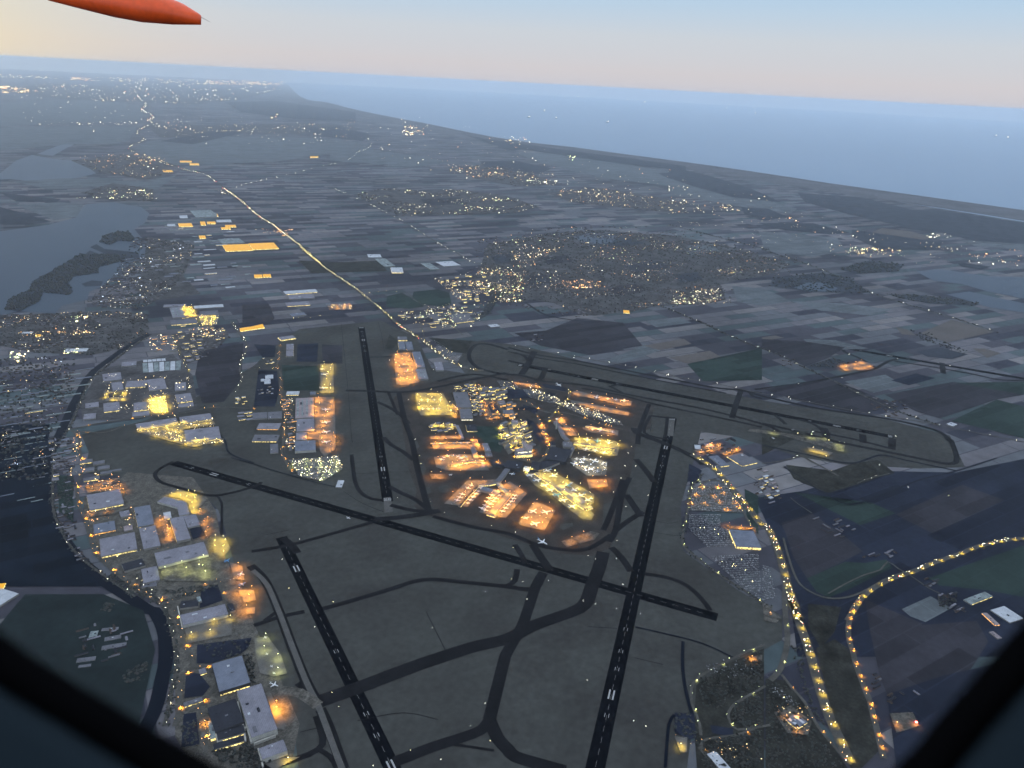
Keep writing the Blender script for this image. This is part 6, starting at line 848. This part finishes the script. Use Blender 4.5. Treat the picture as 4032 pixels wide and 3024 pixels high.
    for px, py in T(pts):
        x, y = G(px, py); lamp_at(x, y, 0, 'w' if (int(px)+int(py)) % 3 else 'y', 1.5, 1.0 if dcam(x, y) < 4500 else 1.5, 0, 'airfield_light', 'small airfield light on the open grass or taxiway edge', 'airfield lights on the grass')
def make_planes():
    return dict(w=make_plane('ac_white', 'ac_white'), b=make_plane('ac_white', 'ac_blue'), B=make_plane('ac_blue', 'ac_blue', 38), o=make_plane('ac_white', 'ac_orange', 36), L=make_plane('ac_white', 'ac_blue', 66), M=make_plane('ac_white', 'ac_white', 64), s=make_plane('ac_white', 'ac_white', 26), h=make_plane('ac_blue', 'ac_white', 68))
def build_planes():
    PL = make_planes(); rnd = random.Random(3); hd = lambda a, b: math.atan2(G(*b)[1]-G(*a)[1], G(*b)[0]-G(*a)[0])
    def row(s, kinds, side, sp, off, lab, group, flip=0, t0=0.06, t1=.97):
        P = smooth([G(*p) for p in T(s)], 60, False); L = length(P); q = L*t0; i = 0
        while q < L*t1:
            p, d = along(P, q); n = (-d[1]*side, d[0]*side); a = math.atan2(-n[1], -n[0])+(math.pi if flip else 0)+rnd.uniform(-.06, .06); o = off+rnd.uniform(-2, 3)
            if rnd.random() < .88: PL[kinds[i % len(kinds)]].place(p[0]+n[0]*o, p[1]+n[1]*o, a, h=4.9, label=lab, group=group)
            q += sp*rnd.uniform(.95, 1.12)*(1.45 if kinds[i % len(kinds)] in 'LMh' else 1); i += 1
    g = 'airliners parked at the '
    row('s 230,262 560,500 900,760 1110,890', 'LMLhM', 1, 48, 62, 'wide body airliner nose in on one flank of the double yellow pier', g+'double pier, first flank'); row('s 230,262 560,500 900,760 1110,890', 'MLMLh', -1, 48, 66, 'wide body airliner nose in on the other flank of the double yellow pier', g+'double pier, second flank')
    row('q 880,1165 1300,1215 1600,1260', 'MLhL', 1, 48, 55, 'airliner at the yellow northern pier, one side', g+'northern pier, one side'); row('q 1090,1240 1330,1280 1550,1330', 'LMML', -1, 48, 50, 'airliner beyond the thin yellow gangway', g+'thin gangway')
    row('r 1790,640 1640,820 1480,990', 'bwbb', 1, 40, 46, 'airliner glowing orange on one side of the grey middle pier', g+'middle pier, one side'); row('r 1790,640 1640,820 1480,990', 'bbwb', -1, 40, 46, 'airliner glowing orange on the other side of the grey middle pier', g+'middle pier, other side'); row('r 1480,660 1400,780 1270,930', 'wbws', 1, 42, 6, 'airliner in the outer row west of the middle pier', g+'outer row of the middle pier')
    row('r 1235,515 1090,660 930,850', 'bsbb', 1, 40, 34, 'airliner on one side of the thin brown pier', g+'thin brown pier, one side'); row('r 1235,515 1090,660 930,850', 'bbsb', -1, 40, 34, 'airliner on the other side of the thin brown pier', g+'thin brown pier, other side'); row('r 1580,440 1260,470 1100,440', 'bsb', 1, 42, 40, 'airliner along the yellow neck of the brown pier', g+'neck of the brown pier', t0=.1)
    row('p 420,1155 700,1145 1140,1135', 'Bbb', -1, 44, 40, 'airliner in the saw tooth of the westernmost pier', g+'westernmost pier'); row('r 1350,60 1100,60 900,100 770,130', 'bBb', 1, 42, 42, 'airliner on the near side of the radial western pier', g+'radial pier, near side'); row('r 1350,60 1100,60 900,100', 'bbB', -1, 42, 44, 'airliner on the far side of the radial western pier', g+'radial pier, far side')
    c = G(*T('p 800,1490')[0])
    for k in range(9): a = math.radians(60+k*28); PL['bBsbbBbsb'[k]].place(c[0]+70*math.cos(a), c[1]+70*math.sin(a), a+math.pi, h=4.9, label='airliner in the round of stands at the pier head', group='airliners round the pier head')
    row('r 1760,230 1690,320', 'bb', 1, 44, 46, 'blue lit airliner beside the terminal neck', g+'terminal neck'); row('s 850,160 1000,180 1180,270 1330,290', 'LbMb', 1, 44, 20, 'airliner in the crowded mixed apron, lower row', g+'mixed apron, lower row'); row('s 900,60 1150,80 1420,160', 'bMLb', 1, 44, 10, 'airliner in the crowded mixed apron, upper row', g+'mixed apron, upper row')
    row('p 250,600 780,590', 'wwbw', 1, 42, 4, 'airliner in the lower row of the yellow remote apron', g+'yellow remote apron, lower row'); row('p 240,440 660,440', 'wwww', 1, 46, 4, 'airliner in the middle row of the yellow remote apron', g+'yellow remote apron, middle row'); row('q 1240,390 1860,470', 'Mww', 1, 60, 5, 'freighter on the upper orange strip', 'freighters on the upper orange strip')
    row('q 1180,950 1620,1010', 'wMw', 1, 56, 5, 'airliner on the far orange cargo apron', g+'far cargo apron')
    for i, (px, py, qx, qy, k, lab) in enumerate([(1285, 1617, 1310, 1615, 'M', 'freighter on the orange cargo apron, northernmost'), (1285, 1668, 1312, 1664, 'M', 'freighter on the orange cargo apron, second from the north'), (1285, 1706, 1306, 1701, 'M', 'freighter on the orange cargo apron, third from the north'), (1285, 1745, 1310, 1740, 'M', 'freighter on the orange cargo apron, southernmost'), (1280, 1478, 1305, 1474, 'M', 'airliner on the yellow cargo apron, upper'), (1275, 1532, 1298, 1530, 'M', 'airliner on the yellow cargo apron, lower'), (1270, 1457, 1290, 1457, 'w', 'small airliner at the top of the yellow cargo apron'), (1590, 1437, 1615, 1436, 'o', 'airliner on the orange western apron, upper'), (1600, 1465, 1620, 1462, 'w', 'airliner on the orange western apron, lower'),
            (2100, 2018, 2112, 2010, 'M', 'wide body on the square orange apron, upper left'), (2150, 2022, 2168, 2018, 'L', 'wide body on the square orange apron, upper right'), (2072, 2044, 2085, 2040, 'w', 'airliner on the square orange apron, lower left'), (2108, 2068, 2122, 2064, 'M', 'wide body on the square orange apron, lower middle'), (2136, 2140, 2152, 2148, 'L', 'taxiing white airliner with bright lights south of the remote apron'), (1775, 1873, 1790, 1868, 's', 'blue white airliner taxiing past the orange oval'), (2200, 1520, 2222, 1532, 'M', 'white airliner taxiing north of the freight strip'), (2250, 1905, 2270, 1900, 's', 'lone airliner west of the orange stand'), (895, 2212, 912, 2200, 'B', 'blue airliner beside the yellow storage square'), (955, 2305, 965, 2300, 'B', 'blue airliner between orange pools'), (950, 2265, 957, 2250, 'w', 'airliner in the glaring orange pool'),
            (1045, 2514, 1036, 2500, 'o', 'business jet at the top of the dim apron'), (1052, 2580, 1062, 2590, 's', 'white turboprop on the dim apron, middle'), (1070, 2628, 1082, 2638, 's', 'white turboprop on the dim apron, third'), (1080, 2655, 1092, 2662, 's', 'white turboprop on the dim apron, last'), (1080, 2702, 1102, 2710, 'w', 'white airliner parked east of the huge hangar'), (3000+95/2.14, 1000+1560/2.14, 3060, 1737, 's', 'airliner on the de icing strip'), (1372, 2043, 1380, 2046, 's', 'aircraft rolling on the dark taxiway')]):
        o = PL[k].place(*G(px, py), rz=hd((px, py), (qx, qy)), h=4.9 if i < 26 else 4.2, label=lab, sc=.62 if 'turboprop' in lab else (.55 if 'business' in lab else None))
def build_cars():
    rnd = random.Random(9); LC = [make_lit_car(i) for i in range(6)]; PC = [make_car(i) for i in range(6)]; n = 0; far = MB()
    for key, lo, lab in (('B', 5200, 'car driving on the motorway toward the cabin window'), ('C', 5000, 'car driving on the curving motorway and its slip road'), ('N', 4200, 'car on the canal side road')):
        for P, w in ROADS[key]:
            L = length(P); s = rnd.uniform(0, 40)
            while s < L:
                p, d = along(P, s); sd = rnd.choice((-1, 1)); o = sd*rnd.uniform(3, w*.36); x, y = p[0]-d[1]*o, p[1]+d[0]*o
                if dcam(x, y) < lo and n < 110: rnd.choice(LC).place(x, y, math.atan2(d[1], d[0])+(math.pi if sd > 0 else 0), h=5.3, label=lab, group='cars on the '+lab.split(' on the ')[1]); n += 1
                s += rnd.expovariate(1/(34 if key != 'N' else 90))
    for P, w in ROADS['A']:   # the far jam: headlights one way, tail lights the other
        L = length(P); s = 0
        while s < L:
            p, d = along(P, s); dd = dcam(*p); k = max(1, dd/14000); sd = rnd.choice((-1, 1)); o = sd*rnd.uniform(4, w*.36)*k; x, y = p[0]-d[1]*o, p[1]+d[0]*o; z = ez(x, y)+3.8+(.0003*dd if dd > 12000 else 0); a = math.atan2(d[1], d[0]); far.box(x, y, z, z+1.5, 4.5*k, 1.8*k, a, 2); far.box(x-d[0]*sd*3*k, y-d[1]*sd*3*k, z+.4, z+1.2+.3*k, 1.3*k, 1.6*k, a, 0 if sd > 0 or rnd.random() < .5 else (1 if rnd.random() < .35 else 3)); s += rnd.expovariate(1/(26*k))
    for s, d, lab in (('j 1600,490 1900,470 1960,560 2040,660 2040,710 1590,690', .62, ''), ('j 1580,720 1850,720 1850,840 1930,860 1990,1000 1740,1010 1570,850', .6, ''), ('j 1760,1090 2180,1070 2212,1480 2000,1330', .6, ''), ('k 0,1130 60,1150 120,1400 0,1440', .6, ''), ('j 1740,440 1900,440 1900,470 1700,470', .4, ''), ('q 0,240 300,260 700,480 1300,640 1700,800 1740,880 1500,830 1000,680 640,520 300,440 100,380', .8, 'x'), ('p 1560,90 1850,110 2000,240 1700,240', .7, 'x'), ('d 1290,1270 1440,1240 1470,1380 1330,1395 1280,1330', .7, 'x'), ('d 1560,1540 1620,1650 1400,1600 1200,1545', .6, 'x'), ('e 620,440 850,440 850,490 680,490', .6, 'x'), ('e 1560,740 1800,900 1700,960 1620,880', .3, 'x'), ('h 1950,1280 2080,1240 2100,1290 2000,1300', .3, 'x'), ('n 1690,760 1900,720 2150,760 2150,860 1900,880 1700,850', .12, ''), ('d 1730,540 1910,535 1890,620 1760,630', .9, 'x'), ('i 300,250 740,215 775,330 600,440 390,390', .9, 'g'), ('o -20,980 60,960 300,1130 200,1130', .3, ''), ('y 1330,-60 1730,-60 1750,330 1780,1030 1420,850 1340,650', .02, 'x'), ('x 1450,750 1730,750 1740,1370 1450,1380', .02, 'x'), ('s 60,250 560,290 1240,660 1180,1110 560,720', .03, 'x'), ('r 1480,660 1800,430 2100,640 1730,1075 1270,970', .03, 'x'), ('r 1060,420 1560,400 1300,640 1060,880 660,820', .03, 'x'), ('q 880,1080 1690,1200 1640,1400 950,1290', .04, 'x'), ('p 430,1160 1080,1150 1150,1290 480,1290', .04, 'x'), ('p 480,1420 1150,1380 1450,1659 600,1659', .03, 'x'), ('e 1215,870 1350,860 1440,1120 1240,1140', .03, 'x'), ('p 150,300 640,310 800,690 250,700', .03, 'x'), ('u 450,1070 920,990 930,1040 470,1130', .3, 'x'), ('u 330,510 750,420 760,460 340,560', .3, 'x'), ('u 1180,620 1290,610 1370,900 1290,950', .25, 'x'), ('u 1200,1250 1810,1070 1820,1200 1250,1390', .04, 'x'), ('v 300,700 1000,540 1020,760 390,900', .05, 'x'), ('u 1640,500 1720,500 1850,860 1780,850', .15, 'x')):
        P = [G(*q) for q in T(s)]; c0 = P[0]; dv = (P[1][0]-P[0][0], P[1][1]-P[0][1]); L = math.hypot(*dv); dv = (dv[0]/L, dv[1]/L); nv = (-dv[1], dv[0]); U = [(p[0]-c0[0])*dv[0]+(p[1]-c0[1])*dv[1] for p in P]; V = [(p[0]-c0[0])*nv[0]+(p[1]-c0[1])*nv[1] for p in P]
        v = min(V); r = 0
        while v < max(V):
            u = min(U)
            while u < max(U):
                x, y = c0[0]+dv[0]*u+nv[0]*v, c0[1]+dv[1]*u+nv[1]*v
                if rnd.random() < d and inside((x, y), P):
                    a = math.atan2(dv[1], dv[0])+math.pi/2
                    if not lab and n < 290 and dcam(x, y) < 4000 and rnd.random() < .1: rnd.choice(PC).place(x, y, a, h=4.9, label='parked car in the rows of the long stay car park', group='cars parked in the long stay car park'); n += 1
                    else:
                        z = ez(x, y)+4.9; m = rnd.choice((2, 2, 2, 4, 5, 6, 6)); f = 1.0 if lab == '' else 1.3
                        far.box(x, y, z, z+1.4, 4.3*f, 1.9*f, a, m)
                        if rnd.random() < (.004 if lab == '' else .03): far.box(x, y, z+1.41, z+2, 1.6, 1.6, a, 3 if lab != 'g' else 0)
                u += 3.1 if lab == '' else 5.5
            r += 1; v += 7 if r % 2 else 13
    tag(far.build('far_cars', [M['lamp_w'], M['lamp_r'], M['car2'], M['lamp_y'], M['car1'], M['car3'], M['car0']]), kind='stuff')
    # ships on the sea
    hull = MB(); e = empty('ship', (0, 0, 0)); tag(e, '', 'ship'); hull.prism([(-60, -11), (45, -11), (75, 0), (45, 11), (-60, 11)], 0, 12); hull.build('hull', M['dark_wall'], e); a = MB(); a.box(-45, 0, 12.05, 34, 22, 20); a.build('superstructure', M['pale_wall'], e); a = MB(); a.box(-45, 0, 34.05, 44, 26, 26); a.build('deck_light', M['tl_w'], e); PS = Proto(e)
    for i, (px, py) in enumerate(T('b 1232,732 1408,737 1720,762 1330,692 1462,606 1545,606 1603,607 1845,627 1918,621 1950,640 1962,638 280,500 290,520 400,515 15,517 55,515 85,514 130,520 150,520 345,508 365,505 60,485 478,517 c 375,658 355,680 532,675 2110,860 2030,848 545,708 a 855,277')[:29]):
        PS.place(*G(px, py), rz=rnd.uniform(0, 6), h=3.0, label='far ship with deck lights at anchor on the hazy sea', group='ships at anchor on the sea', sc=.8+dcam(*G(px, py))/45000)
def camera_pt(px, py, d): v = FW*d+RT*((px-2016)/FPX*d)-UP*((py-1512)/FPX*d); return Vector(CAM)+v
def build_near():
    # aircraft wing tip, orange red, about fourteen metres away
    d = 14.0; out = [(120, -60), (190, 2), (330, 38), (450, 68), (560, 88), (680, 97), (792, 98), (793, 62), (782, 52), (720, 14), (640, -18), (520, -60)]
    c = camera_pt(500, 20, d); e = empty('wing_tip', c); tag(e, 'orange red aircraft wing tip with a thin static wick at the upper picture edge', 'wing'); V = []; F = []
    n = len(out); cen = (560, 18)
    rings = [(1.0, 0), (.985, -.05), (.90, -.12), (.6, -.22), (.2, -.27)]; back = [(1.0, .03), (.9, .16), (.5, .26), (.15, .3)]
    for f, dz in rings+back:
        for x, y in out: V.append(camera_pt(cen[0]+(x-cen[0])*f, cen[1]+(y-cen[1])*f, d+dz)-c)
    for r in list(range(len(rings)-1)): F += [(r*n+i, (r+1)*n+i, (r+1)*n+(i+1) % n, r*n+(i+1) % n) for i in range(n)]
    F.append(tuple((len(rings)-1)*n+n-1-i for i in range(n))); b = len(rings)
    F += [((i+1) % n, b*n+(i+1) % n, b*n+i, i) for i in range(n)]
    for r in range(b, b+len(back)-1): F += [(r*n+(i+1) % n, (r+1)*n+(i+1) % n, (r+1)*n+i, r*n+i) for i in range(n)]
    F.append(tuple((b+len(back)-1)*n+i for i in range(n)))
    m = noisy('orange_red_paint', (.72, .075, .006), .14, 1.5, 9, rough=.42, spec=.4); sk = mesh_obj('skin', V, F, m, e, smooth=True)
    rod = MB(); a = camera_pt(788, 66, d)-c; bq = camera_pt(826, 86, d)-c; w = 0.006; u = UP*w; r_ = RT*w; rod.v = [a-u, a+r_, a+u, bq-u*.3, bq+r_*.3, bq+u*.3]; rod.f = [(0, 1, 4, 3), (1, 2, 5, 4), (2, 0, 3, 5), (0, 2, 1), (3, 4, 5)]; rod.m = [0]*5; rod.build('static_wick', M['dark_wall'], e)
    # cabin window: dark seal and the wall panel around it, a quarter of a metre from the eye
    d = .25; op = smooth([(x, y) for x, y in [(-2680, 0), (-2560, 420), (-2016, 975), (-1560, 1262), (-1116, 1522), (-640, 1800), (0, 1990), (700, 1960), (1180, 1780), (1484, 1530), (1760, 1215), (2016, 925), (2500, 330), (2700, -200), (2700, -1400), (2300, -2200), (1200, -2700), (-1200, -2700), (-2300, -2200), (-2680, -1400)]]+[(-2680, 0)], 120)[:-1]
    seal = .0; n = len(op); c = camera_pt(2016, 1512, d); e = empty('cabin_window', c); tag(e, 'black seal and blue grey wall panel of the cabin window at the lower corners', 'window')
    def ring(k0, z0, k1, z1, nm, m):
        V = []
        for k, z in ((k0, z0), (k1, z1)):
            for x, y in op:
                L = math.hypot(x, y+300); q = (x*(1+k/L), y+(y+300)*k/L); V.append(camera_pt(2016+q[0], 1512+q[1], z)-c)
        return MB(), V, [(i, (i+1) % n, n+(i+1) % n, n+i) for i in range(n)]
    def band(nm, prof, m):
        V = []; F = []
        for j, (k, z) in enumerate(prof): _, v, f = ring(k, z, k, z, nm, m); V += v[:n]
        for j in range(len(prof)-1): F += [(j*n+i, j*n+(i+1) % n, (j+1)*n+(i+1) % n, (j+1)*n+i) for i in range(n)]
        return mesh_obj(nm, V, F, m, e, smooth=True)
    band('seal', [(30, .275), (0, .262), (20, .252), (110, .248), (190, .250)], mat('black_rubber', (.0015, .0015, .0018), .9, spec=.02)); band('wall_panel', [(185, .2505), (215, .240), (320, .2365), (900, .235), (2600, .233)], mat('cabin_wall_panel', (.008, .014, .019), .8, spec=.1))
build_haze()
build_materials(); build_mats2()
build_ground(mat_fields(bw=660, rh=150))
build_water()
build_cover()
build_airfield()
build_roads()
build_mass()
build_aprons()
build_buildings()
build_zones()
build_planes()
build_cars()
build_near()
print(finish_lamps())
